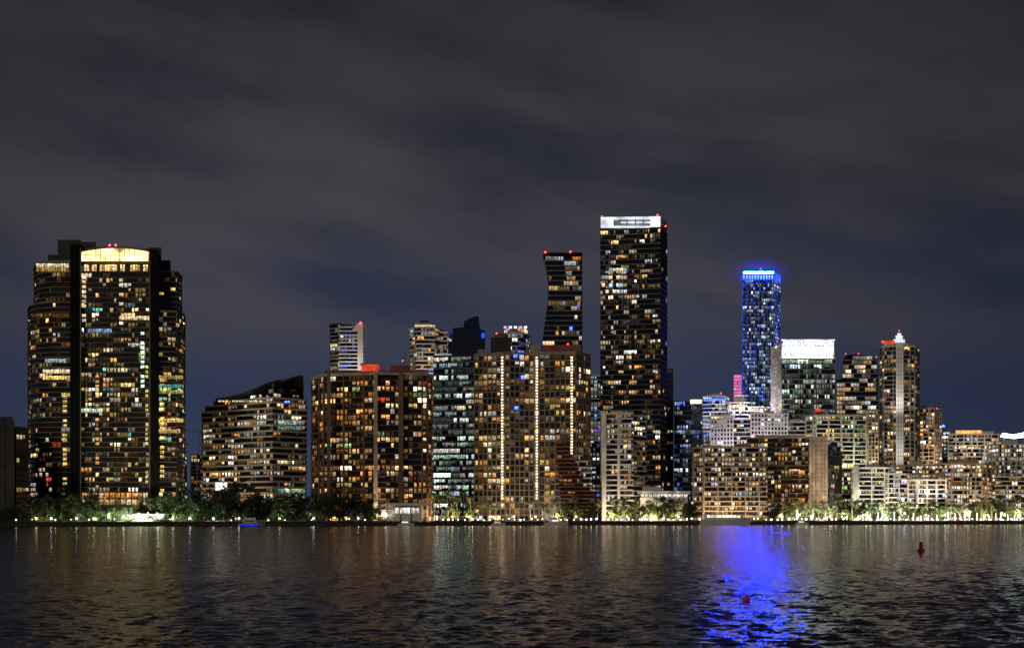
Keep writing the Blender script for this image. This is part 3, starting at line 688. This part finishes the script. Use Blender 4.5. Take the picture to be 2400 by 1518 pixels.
b.box('side_wall', 1999,2012,1090,None,812,8,'white'); b.box('penthouse', 2030,2062,1088,1098,822,8,'offwhite'); b.finish()
b = Bld('apartment_building', 'white block with lit corner bays standing before the tan right-hand block', 2180, 805)
b.block([(2130,810),(2150,805),(2216,806)], 1126, slab=(1.0,.7,'white'), p=.5, pal='cream', roof='white', pier=(3,.8,1.1,'white'), **kw); b.box('plant_room', 2150,2178,1117,1126,812,8,'offwhite')
for x in (2145,2185): b.flood(x,803,7000,(1,.9,.72),42,8)
b.finish()
b = Bld('apartment_building', 'tan stepped block with dark left side behind the white corner block', 2210, 850)
b.block([(2100,860),(2200,850)], 1092, slab=(.9,.7,'tan'), pier=(4,.5,1,'tan'), p=.48, pal='cream', roof='tan', **kw); b.block([(2200,848),(2300,850),(2322,862)], 1088, slab=(.9,.7,'tan'), pier=(4,.5,1,'tan'), pe=[.5,.35], pal='cream', roof='tan', **kw)
b.box('penthouse', 2222,2292,1076,1088,858,10,'tan'); b.box('penthouse', 2130,2165,1080,1092,866,10,'offwhite')
for x in range(2150,2300,11): b.winpx(x, 1094, 6, 4, 846, 'pale', R.uniform(.5,2))
for x in (2235,2280): b.flood(x,847,12000,(1,.8,.58),42,12)
b.finish()
kw['gain'] = 1.5
b = Bld('apartment_building', 'cream mid-rise with bright roof terrace above the tan stepped block', 2262, 930)
b.block([(2236,934),(2250,930),(2300,931)], 1052, slab=(.8,.7,'offwhite'), p=.5, pal='cream', roof='offwhite', **kw)
for x in range(2240,2300,8): b.winpx(x, 1049, 5, 4, 929, 'pale', R.uniform(.5,2))
b.flood(2270,928,8000,(1,.85,.7),35,12,py=1090); b.finish()
b = Bld('apartment_building', 'far pale block with glowing orange penthouse near the right edge', 2275, 1000)
b.block([(2222,1004),(2290,1000),(2345,1004)], 1018, slab=(.8,.7,'offwhite'), pier=(3,.6,.9,'offwhite'), p=.5, pal='cream', roof='offwhite', **kw); b.box('penthouse', 2240,2300,1008,1018,1006,10,'lobbyo'); b.box('penthouse',2300,2330,1010,1018,1008,8,'white'); b.flood(2280,998,18000,(1,.86,.72),35,16,py=1075); b.finish()
b = Bld('apartment_building', 'slim block with violet-blue roof lamp beside the far pale block', 2214, 1020); b.block([(2203,1022),(2226,1020)], 1012, p=.45, pal='mixed', slab=(.6,.8,'beige'), roof='beige'); b.winpx(2211,998,7,6,1019,'blue',6); b.box('roof_block',2206,2216,1002,1012,1021,4,'grey'); b.finish()
b = Bld('apartment_tower', 'white many-windowed block cut off by the right edge', 2370, 890)
b.block([(2318,900),(2340,890),(2470,892)], 1042, slab=(.7,.7,'white'), pier=(2,.8,.85,'white'), p=.48, pal='cream', roof='white', **kw); b.box('penthouse', 2345,2385,1030,1042,900,10,'offwhite')
for x in (2345,2390): b.flood(x,889,12000,(1,.9,.8),42,12)
b.finish()
b = Bld('apartment_building', 'low cream balcony block behind the palms at the right edge', 2370, 845)
b.block([(2335,850),(2350,845),(2450,846)], 1118, slab=(1,.75,'offwhite'), p=.5, pal='cream', roof='offwhite', **kw)
for x in (2355,2395): b.flood(x,843,8000,(1,.82,.6),42,10)
b.finish()
b = Bld('sports_canopy', 'blazing white floodlit canopy roof at the far right edge', 2385, 1010, 'canopy')
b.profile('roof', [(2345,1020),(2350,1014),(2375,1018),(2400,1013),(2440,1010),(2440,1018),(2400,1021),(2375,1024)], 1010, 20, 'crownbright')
for x in (2352,2400,2438): b.box('column', x,x+3,1018,None,1012,1.5,'white')
b.finish()
b = Bld('entrance_pavilion', 'small white floodlit entrance pavilion below the brown apartment block', 950, 693, 'pavilion')
b.box('wall', 925,985,1186,None,693,8,'white'); b.box('roof', 905,1010,1178,1184,691,12,'white')
for x in (908,935,960,985,1004): b.box('column', x,x+2.5,1184,None,691.5,.6,'white')
for i in range(6): b.winpx(930+i*9.5, 1196, 7.5, 12, 692.8, 'white', R.uniform(.6,2.2))
b.finish()
b = Bld('garden_wall', 'long pale garden wall lit white below the arch-crowned tower', 320, 652, 'wall')
b.box('wall', 240,388,1204,None,652,.6,'concrete')
for x in range(240,392,21): b.box('pillar', x,x+3,1200,None,651.7,1.2,'concrete')
b.finish()

# ------------------------------------------------------------------ trees
def tree_meshes(seed):
    r = random.Random(seed); tr = MB(); H = 9.0
    tr.tube((0,0,0),(.1,0,3.4),.34,.24)
    tips = []
    for i in range(5):
        a = i*1.26+r.uniform(-.3,.3); p = (2.6*math.cos(a), 2.6*math.sin(a), 5.4+r.uniform(-.5,1)); tr.tube((.1,0,3.2),p,.18,.06,6); tips.append(p)
    cr = MB(); cl = []
    for i in range(36):
        a = r.uniform(0,6.28); rr = 4.4*math.sqrt(r.random()); z = 1.8+r.random()*6.9*math.sqrt(max(0,1-(rr/4.9)**2))
        cl.append((rr*math.cos(a), rr*math.sin(a), z, r.uniform(.8,1.7)))
    for cx,cy,cz,cr_ in cl:
        for k in range(44):
            d = Vector((r.gauss(0,1),r.gauss(0,1),r.gauss(0,.75)))*cr_*.5
            p = Vector((cx,cy,cz))+d; u = Vector((r.gauss(0,1),r.gauss(0,1),r.gauss(0,1))).normalized(); v = u.orthogonal().normalized(); s = r.uniform(.25,.6)
            b0 = len(cr.v); cr.v += [tuple(p-u*s), tuple(p+v*s*.5), tuple(p+u*s), tuple(p-v*s*.5)]; cr.f.append((b0,b0+1,b0+2,b0+3))
    return tr.mesh('trunk', M['trunk']), cr.mesh('crown', M['leaf'])
TREES = [tree_meshes(s) for s in (1,2,3,4)]
def palm_meshes(seed):
    r = random.Random(seed); tr = MB(); p = Vector((0,0,0)); 
    for i in range(6):
        q = p+Vector((r.uniform(-.12,.12), r.uniform(-.12,.12), 1.25)); tr.tube(p,q,.24-.02*i,.22-.02*i,7); p = q
    cr = MB()
    for i in range(22):
        a = i*2.4; up = r.uniform(-.1,1.1); L = r.uniform(2.2,3.0); d = Vector((math.cos(a),math.sin(a),0)); sd = Vector((-d.y,d.x,0)); pts = []
        for k in range(7):
            t = k/6; pts.append(p+d*(L*t)+Vector((0,0,up*L*t*.9-1.5*t*t*(1.2))))
        for k in range(6):
            for sg in (-1,1):
                w = .6*(1-abs(k/6-.35))
                b0 = len(cr.v); tip = (pts[k]+pts[k+1])/2+sd*sg*w+d*.25-Vector((0,0,.28)); cr.v += [tuple(pts[k]),tuple(pts[k+1]),tuple(tip)]; cr.f.append((b0,b0+1,b0+2))
    return tr.mesh('trunk', M['trunk']), cr.mesh('crown', M['palmleaf'])
PALMS = [palm_meshes(s) for s in (5,6,7)]
LAND = [(66,'the left-edge slab block'),(432,'the arch-crowned tower'),(476,'the left gap'),(728,'the slope-roofed banded building'),(1013,'the brown orange-windowed block'),(1112,'the black office tower'),(1383,'the beige gridded tower'),(1500,'the white apartment tower'),(1622,'the white pavilion'),(1795,'the long tan balcony block'),(1985,'the brown slab block'),(2135,'the white terraced block'),(2240,'the white corner block'),(9999,'the right-edge white block')]
ORD = ['first','second','third','fourth','fifth','sixth','seventh','eighth','ninth','tenth','eleventh','twelfth','thirteenth','fourteenth','fifteenth','sixteenth','seventeenth','eighteenth','nineteenth','twentieth','twenty-first','twenty-second','twenty-third','twenty-fourth','twenty-fifth','twenty-sixth']
def landmark(px):
    for x, t in LAND:
        if px < x: return t
def relabel(items, desc):
    cnt = {}
    for px, o in sorted(items, key=lambda i: i[0]):
        lm = landmark(px); cnt[lm] = cnt.get(lm, 0)+1
        o['label'] = '%s, %s from left before %s' % (desc, ORD[cnt[lm]-1], lm)
def plant(name, meshes, px, D, w, h, base, group):
    o = thing(name, name, 'tree' if name != 'palm_tree' else 'palm tree', (W(px,D), D, GZ-.05), group)
    o.rotation_euler = (0,0,R.uniform(0,6.28)); k = w/base[0]; o.scale = (k,k,h/base[1])
    link('trunk', meshes[0], o); link('crown', meshes[1], o); return o
broad = []; bright = []; palms = []
def T(px, top, wpx, off, lst=broad, name='broadleaf_tree', group='dark trees along the left shore'):
    D = shore(px)+off; h = Zp(top, D)-GZ; lst.append((px, plant(name, R.choice(TREES), px, D, wpx/F*D, h, (10.2,9.2), group)))
for px, top, w, off in [(14,1186,52,8),(48,1176,56,12),(84,1160,66,16),(112,1154,64,10),(140,1164,60,18),(168,1156,62,9),(196,1160,58,20),(226,1170,54,10),(262,1184,40,9),(300,1186,36,10),(345,1168,52,20),(378,1158,60,14),(408,1148,66,10),(440,1140,74,18),(468,1152,66,9),(496,1144,68,20),
        (560,1124,126,16),(530,1146,76,9),(604,1146,74,9),(640,1164,64,10),(668,1156,66,18),(700,1148,74,9),(730,1156,66,20),(762,1152,74,10),(794,1160,68,17),(822,1156,74,9),(850,1168,62,14),(878,1180,52,9),(212,1138,42,30),(345,1148,48,29)]: T(px, top, w, off)
for px, top, w, off in [(1062,1168,50,14),(1100,1174,44,10),(1318,1176,44,8),(1352,1178,42,9),(1386,1172,46,10),(1445,1168,48,9),(1478,1172,46,14),(1520,1166,54,10),(1560,1162,58,12),(1590,1166,56,9),(1614,1174,44,16),(1820,1178,46,9),(1850,1172,54,13),(1885,1178,50,9),(1918,1170,52,12),(1950,1180,48,9),(1985,1174,50,13),(2015,1170,54,10),(2050,1174,54,14),(2090,1178,50,10),(2125,1176,52,14),(2165,1180,48,10),(2205,1182,46,13),(2250,1176,54,10),(2285,1170,56,14),(2325,1162,60,10),(2360,1166,56,13),(2395,1160,60,10)]:
    T(px, top, w, off, bright, 'broadleaf_tree', 'lamp-lit trees along the right shore')
relabel(broad, 'dark leafy tree'); relabel(bright, 'lamp-lit green tree')
for px, top, off in [(1018,1150,8),(1034,1162,14),(1050,1146,12),(1072,1156,9),(1088,1142,16),(1104,1160,8),(1122,1176,8),(1146,1170,10),(1160,1182,8),(1188,1176,9),(1214,1174,11),(1244,1172,8),(1272,1180,10),(1298,1164,9),(1318,1178,12),(1347,1156,8),(1368,1184,10),(1400,1172,9),(1436,1160,8),(1462,1166,11),(1492,1164,8),(1540,1160,8),(1575,1164,9),(1835,1172,6),(1868,1168,6),(1890,1174,6),(1905,1170,7),(1935,1172,6),(1962,1166,6),(1998,1170,6),(2035,1168,6),(2068,1172,6),(2110,1170,7),(2145,1174,6),(2185,1172,6),(2228,1170,6),(2262,1164,6),(2300,1160,7),(2345,1158,6),(2378,1162,7)]:
    D = shore(px)+off; h = Zp(top, D)-GZ; palms.append((px, plant('palm_tree', R.choice(PALMS), px, D, 6.4+R.uniform(-.6,1), h, (5.6,8.6), 'palms along the waterfront')))
relabel(palms, 'slim palm')
# undergrowth
mb = MB(); r = random.Random(5)
for i in range(10000):
    px = r.uniform(-60, 905) if i < 7500 else r.uniform(1420, 2440); D = shore(px)+1.2+abs(r.gauss(0,5)); hh = (1.4+.9*math.sin(px*.11)*math.sin(px*.037))*r.random()*2.2
    p = Vector((W(px,D), D, GZ+max(.1,hh))); u = Vector((r.gauss(0,1),r.gauss(0,1),r.gauss(0,1))).normalized(); v = u.orthogonal().normalized(); s = r.uniform(.2,.5); b0 = len(mb.v)
    mb.v += [tuple(p-u*s), tuple(p+v*s*.5), tuple(p+u*s), tuple(p-v*s*.5)]; mb.f.append((b0,b0+1,b0+2,b0+3))
tag(link('undergrowth', mb.mesh('undergrowth', M['leaf'])), 'low dark shrubs growing along the shore behind the seawall', 'shrubs', kind='stuff')

# ------------------------------------------------------------------ lamps
def lamp(px, off, h, mat, power, name, group, lst, r=.35, colr=(1,.85,.6)):
    D = shore(px)+off; x = W(px,D)
    o = thing(name, name, 'lamp', (x,D,GZ), group)
    mpart('post', MB().tube((x,D,GZ-.05),(x,D,GZ+h-.2),.09,.06,6), M['metal'], o)
    mpart('lamp_head', MB().sphere((x,D,GZ+h), r, 8, 6), M[mat], o)
    if power:
        l = bpy.data.lights.new('lamp_glow','SPOT'); l.energy = power*(1.1 if px < 900 else R.uniform(.6,3.2)); l.color = colr; l.shadow_soft_size = .25; l.spot_size = math.radians(165); l.spot_blend = .4
        lo = link('lamp_glow', l, o, (0,r+.3,h)); lo.rotation_euler = (math.radians(106),0,0)
    lst.append((px, o)); return o
street = []; dock = []
GW = (.84,1,.72); WW = (1,.9,.74); AM = (1,.76,.42)
for px, off, h, pw, mt, cl in [(85,2,2,3500,'lampwarm',AM),(120,3,2,3000,'lampwhite',GW),(180,3,2,3000,'lampwhite',WW),(220,2,2,8000,'lampwarm',GW),(255,3,3,14000,'lampwhite',GW),(290,3,3,14000,'lampwhite',GW),(330,3,3,16000,'lampwhite',GW),(370,3,3,16000,'lampwhite',GW),(405,3,2,9000,'lampwhite',GW),(445,2,2.2,3000,'lampwhite',GW),(500,3,2,1000,'lampwhite',GW),(560,3,2,800,'lampwhite',WW),(655,3,2,3000,'lampwarm',GW),(735,3,2,2500,'lampwhite',WW),(840,3,2,1200,'lampwhite',WW),(905,4,4,5000,'lampwhite',WW),(940,4,4,4000,'lampwhite',WW),(980,4,4,5000,'lampwhite',WW),(1024,3,3,8000,'lampwarm',AM),(1060,3,3,9000,'lampwarm',AM),(1100,3,3,9000,'lampwarm',AM),(1150,3,3,8000,'lampwarm',WW),(1205,3,3,8000,'lampwarm',WW),(1255,3,3,8000,'lampwarm',WW),(1305,3,3,3000,'lampwarm',AM),(1350,3,3,3000,'lampwarm',AM),(1430,3,3,12000,'lampwarm',AM),(1470,3,3,12000,'lampwarm',AM),(1535,3,3,12000,'lampwarm',AM),(1590,3,3,14000,'lampwarm',AM),
        (1832,3,3,14000,'lampwarm',AM),(1870,3,3,14000,'lampwhite',WW),(1905,3,3,14000,'lampwarm',WW),(1945,3,3,14000,'lampwhite',WW),(1985,3,3,14000,'lampwhite',WW),(2030,3,4,14000,'lampwhite',GW),(2075,3,4,14000,'lampwhite',WW),(2120,3,5,14000,'lampwhite',WW),(2170,3,4,14000,'lampwarm',AM),(2215,3,4,14000,'lampwhite',WW),(2268,3,4,14000,'lampwarm',WW),(2315,3,4,14000,'lampwarm',AM),(2355,3,4,12000,'lampwhite',WW),(2390,3,4,12000,'lampwarm',AM)]:
    lamp(px, off, h, mt, pw, 'street_lamp', 'street lamps along the waterfront', street, .46, cl)
for px in list(range(30, 900, 46))+list(range(1008, 2400, 14)):
    p = px+R.uniform(-4,4)
    if px < 900: p += R.uniform(-14,14)
    lamp(p, .3, R.uniform(1.0,1.9), R.choice(['lampwhite','lampwhite','lampwarm']), 0, 'dock_light', 'small lights along the seawall', dock, R.uniform(.16,.46)*(.6 if px < 900 else 1))
relabel(street, 'lit street lamp')
relabel(dock, 'small seawall light')
pyl = []
for px in [2022,2040,2058,2078,2096,2108,2141,2158,2176,2196,2222,2238,2262,2272,2290,2306,2318,2334,2346,2362,2378,2392]:
    D = shore(px)+2.5; x = W(px,D); o = thing('light_column','light column','light column',(x,D,GZ),'glowing columns on the right promenade')
    mpart('base', MB().box(x-.3,x+.3,D-.3,D+.3,GZ-.05,GZ+.5), M['concrete'], o)
    mpart('light_tube', MB().tube((x,D,GZ+.5),(x,D,GZ+R.uniform(3.4,6.2)),.26,.2,8), M['pylon'], o); pyl.append((px,o))
relabel(pyl, 'glowing light column')

# ------------------------------------------------------------------ boats and buoy
def boat(px, off, L, label, name='motor_yacht', cat='boat', blue=False, mast=False, flat=False, lit=True):
    D = shore(px)-off; x0 = W(px,D); o = thing(name, label, cat, (x0,D,0))
    hb = MB(); n = 10; H = L*.10+.3; Bm = L*.13
    for i in range(n+1):
        t = i/n; w = Bm*(min(1,(1-t)*2.6)**.6 if t > .5 else 1)*(.9+.1*t); zt = H*(1+.35*t*t); x = x0-L/2+L*t
        hb.v += [(x,D-w,zt),(x,D-w*.75,-.3),(x,D+w*.75,-.3),(x,D+w,zt)]
    for i in range(n):
        for k in range(4): a = i*4+k; c = i*4+(k+1)%4; hb.f.append((a,c,c+4,a+4))
    hb.f += [(0,1,2,3),(n*4+3,n*4+2,n*4+1,n*4)]
    hull = mpart('hull', hb, M['boatwhite' if not blue else 'grey'], o)
    ch = L*.09+.5
    if flat:
        cab = mpart('cabin', MB().xz([(x0-L*.42,H),(x0+L*.36,H),(x0+L*.33,H+ch),(x0-L*.42,H+ch)],D-Bm*.75,D+Bm*.75), M['boatwhite'], o)
    else:
        cab = mpart('cabin', MB().xz([(x0-L*.3,H),(x0+L*.25,H),(x0+L*.14,H+ch),(x0-L*.3,H+ch)],D-Bm*.7,D+Bm*.7), M['boatwhite'], o)
        mpart('flybridge', MB().xz([(x0-L*.24,H+ch),(x0+L*.08,H+ch),(x0+L*.02,H+ch*1.55),(x0-L*.24,H+ch*1.5)],D-Bm*.55,D+Bm*.55), M['boatwhite'], o)
    nw = 9 if flat else 4
    for i in range(nw):
        xa = x0-L*(.38 if flat else .26)+i*L*(.075 if flat else .1)
        mpart('window', MB().box(xa,xa+L*(.06 if flat else .075),D-Bm*.77-.02,D-Bm*.7,H+ch*.4,H+ch*.8), M['lobby' if lit else 'glass'], cab, o)
    mpart('rail', MB().tube((x0-L*.45,D-Bm*.8,H+.9),(x0+L*.3,D-Bm*.7,H*1.2+.9),.04,.04,5), M['metal'], hull, o)
    if mast: mpart('mast', MB().tube((x0-L*.05,D,H+ch),(x0-L*.05,D,H+ch+L*.5),.09,.05,6), M['metal'], o)
    if blue: mpart('light_strip', MB().box(x0-L*.45,x0+L*.3,D-Bm*1.01-.06,D-Bm*1.01,H*.35,H*.6), M['boatblue'], hull, o)
boat(590, 10, 14, 'small dark boat with blue light strip by the left trees', blue=True, lit=False)
boat(952, 6, 9, 'small white motor yacht before the lit entrance pavilion')
boat(1303, 7, 14, 'large white motor yacht moored before the beige gridded tower', mast=True)
boat(1168, 6, 8, 'short white cruiser moored left of the large motor yacht')
boat(1700, 6, 30, 'long low white ferry moored before the tan balcony block', 'ferry', 'boat', flat=True)
boat(1880, 6, 8, 'small white cruiser moored before the brown slab block', mast=True)
D = 179; x0 = W(2158,D)
o = thing('channel_buoy', 'dark red channel buoy floating alone on the right side of the bay', 'buoy', (x0,D,0))
mpart('float', MB().tube((x0,D,-.3),(x0,D,.24),.5,.54,16).tube((x0,D,.24),(x0,D,.36),.54,.38,16), M['buoyred'], o)
mpart('body', MB().tube((x0,D,.34),(x0+.03,D,1.15),.3,.26,14), M['buoyred'], o)
tm = mpart('top_mark', MB().tube((x0+.03,D,1.15),(x0+.04,D,1.42),.26,.1,14), M['buoyred'], o)
mpart('lifting_ring', MB().tube((x0-.08,D,1.4),(x0+.02,D,1.55),.03,.03,6).tube((x0+.02,D,1.55),(x0+.14,D,1.4),.03,.03,6), M['metal'], tm, o)
D = 73; x0 = W(1750,D)
o = thing('red_ball', 'small bright red ball in the blue reflection', 'float', (x0,D,0))  # plain red ball set at the red spot on the water
mpart('ball', MB().sphere((x0,D,.1),.25,16,10), M['ballred'], o)
mpart('collar', MB().tube((x0,D,.32),(x0,D,.42),.09,.07,10), M['buoyred'], o)

# ------------------------------------------------------------------ self-glowing volume painted as the lamp halo round the lit crown
m, nt, out = newmat('blue_halo')
tc = nt.nodes.new('ShaderNodeTexCoord'); gr = nt.nodes.new('ShaderNodeTexGradient'); gr.gradient_type = 'SPHERICAL'
nt.links.new(tc.outputs['Object'], gr.inputs[0])
pw = nt.nodes.new('ShaderNodeMath'); pw.operation = 'POWER'; pw.inputs[1].default_value = 2.6; nt.links.new(gr.outputs[0], pw.inputs[0])
ms = nt.nodes.new('ShaderNodeMath'); ms.operation = 'MULTIPLY'; ms.inputs[1].default_value = .04; nt.links.new(pw.outputs[0], ms.inputs[0])
em = nt.nodes.new('ShaderNodeEmission'); em.inputs[0].default_value = (.02,.045,1,1); nt.links.new(ms.outputs[0], em.inputs[1]); nt.links.new(em.outputs[0], out.inputs['Volume'])
hz = link('halo', MB().sphere((0,0,0),1,20,12).mesh('halo', m)); hz.location = (W(1780,1112),1112,Zp(638,1112)); hz.scale = (36,26,18)
tag(hz, 'blue-glowing mist around the electric blue tower crown', 'halo', kind='stuff')

# ------------------------------------------------------------------ sky, added city-glow light, camera
w = bpy.data.worlds.new('World'); scene.world = w; w.use_nodes = True; nt = w.node_tree; nt.nodes.clear()
N = nt.nodes.new; Lk = nt.links.new
out = N('ShaderNodeOutputWorld'); bg = N('ShaderNodeBackground'); Lk(bg.outputs[0], out.inputs[0])
tc = N('ShaderNodeTexCoord'); sep = N('ShaderNodeSeparateXYZ'); Lk(tc.outputs['Generated'], sep.inputs[0])
el = N('ShaderNodeMapRange'); el.inputs[1].default_value = 0; el.inputs[2].default_value = .40; Lk(sep.outputs[2], el.inputs[0])
def ramp(stops, src):
    r = N('ShaderNodeValToRGB'); e = r.color_ramp.elements; r.color_ramp.interpolation = 'EASE'
    while len(e) < len(stops): e.new(.5)
    for k, (p, c) in enumerate(stops): e[k].position = p; e[k].color = (*c, 1) if len(c) == 3 else c
    Lk(src, r.inputs[0]); return r
clear = ramp([(0,(.036,.052,.102)),(.25,(.025,.038,.080)),(.45,(.022,.030,.056)),(.7,(.021,.023,.035)),(1,(.014,.015,.023))], el.outputs[0])
cloud = ramp([(0,(.048,.055,.092)),(.38,(.061,.057,.076)),(.65,(.055,.051,.061)),(1,(.034,.033,.038))], el.outputs[0])
cov = ramp([(0,(.05,)*3),(.24,(.16,)*3),(.42,(.85,)*3),(.6,(1,)*3),(1,(.9,)*3)], el.outputs[0])
# tilt the cloud layers slightly so that the bands run diagonally
sh = N('ShaderNodeMath'); sh.operation = 'MULTIPLY_ADD'; sh.inputs[1].default_value = .16; Lk(sep.outputs[0], sh.inputs[0]); Lk(sep.outputs[2], sh.inputs[2])
cmb = N('ShaderNodeCombineXYZ'); Lk(sep.outputs[0], cmb.inputs[0]); Lk(sep.outputs[1], cmb.inputs[1]); Lk(sh.outputs[0], cmb.inputs[2])
def cloud_noise(mul, sc, det):
    vm = N('ShaderNodeVectorMath'); vm.operation = 'MULTIPLY'; vm.inputs[1].default_value = mul; Lk(cmb.outputs[0], vm.inputs[0])
    nz = N('ShaderNodeTexNoise'); nz.inputs['Scale'].default_value = sc; nz.inputs['Detail'].default_value = det; nz.inputs['Roughness'].default_value = .5; Lk(vm.outputs[0], nz.inputs['Vector']); return nz.outputs[0]
n1 = cloud_noise((2.6,2.6,8), 1.5, 4); n2 = cloud_noise((4,4,15), 1.9, 4)
m1 = N('ShaderNodeMath'); m1.operation = 'MULTIPLY_ADD'; m1.inputs[1].default_value = .22; Lk(n2, m1.inputs[0])
m2 = N('ShaderNodeMath'); m2.operation = 'MULTIPLY'; m2.inputs[1].default_value = .78; Lk(n1, m2.inputs[0]); Lk(m2.outputs[0], m1.inputs[2])
nr = N('ShaderNodeMapRange'); nr.inputs[1].default_value = .28; nr.inputs[2].default_value = .62; nr.interpolation_type = 'SMOOTHSTEP'; Lk(m1.outputs[0], nr.inputs[0])
fm = N('ShaderNodeMath'); fm.operation = 'MULTIPLY'; Lk(nr.outputs[0], fm.inputs[0]); Lk(cov.outputs[0], fm.inputs[1])
mx = N('ShaderNodeMix'); mx.data_type = 'RGBA'; Lk(fm.outputs[0], mx.inputs[0]); Lk(clear.outputs[0], mx.inputs[6]); Lk(cloud.outputs[0], mx.inputs[7])
sk = N('ShaderNodeTexSky'); sk.sky_type = 'NISHITA'; sk.sun_disc = False; sk.sun_elevation = math.radians(-4); sk.sun_rotation = math.radians(200)
sm = N('ShaderNodeVectorMath'); sm.operation = 'SCALE'; sm.inputs[3].default_value = .004; Lk(sk.outputs[0], sm.inputs[0])
ad = N('ShaderNodeVectorMath'); ad.operation = 'ADD'; Lk(mx.outputs[2], ad.inputs[0]); Lk(sm.outputs[0], ad.inputs[1])
az = N('ShaderNodeMapRange'); az.inputs[1].default_value = .12; az.inputs[2].default_value = .42; az.inputs[3].default_value = 1; az.inputs[4].default_value = .6; Lk(sep.outputs[0], az.inputs[0])
azl = N('ShaderNodeMapRange'); azl.inputs[1].default_value = -.2; azl.inputs[2].default_value = -.45; azl.inputs[3].default_value = 1; azl.inputs[4].default_value = .8; Lk(sep.outputs[0], azl.inputs[0])
azm = N('ShaderNodeMath'); azm.operation = 'MULTIPLY'; Lk(az.outputs[0], azm.inputs[0]); Lk(azl.outputs[0], azm.inputs[1])
sc2 = N('ShaderNodeVectorMath'); sc2.operation = 'SCALE'; Lk(ad.outputs[0], sc2.inputs[0]); Lk(azm.outputs[0], sc2.inputs[3])
Lk(sc2.outputs[0], bg.inputs[0]); bg.inputs[1].default_value = 1.0
sd = bpy.data.lights.new('city_glow_fill','SUN'); sd.energy = .5; sd.angle = math.radians(12); sd.color = (1,.88,.72)  # added light standing in for the diffuse glow of the city
so = link('city_glow_fill', sd); so.rotation_euler = (math.radians(58),0,math.radians(-28))
cam = bpy.data.cameras.new('Camera'); co = link('Camera', cam); co.location = (0,0,CH); co.rotation_euler = (math.pi/2,0,0)
cam.sensor_width = 36; cam.lens = F/2400*36; cam.shift_y = (HY-759)/2400; cam.clip_start = .5; cam.clip_end = 12000
scene.camera = co
scene.view_settings.view_transform = 'Standard'; scene.view_settings.look = 'None'; scene.view_settings.exposure = 0
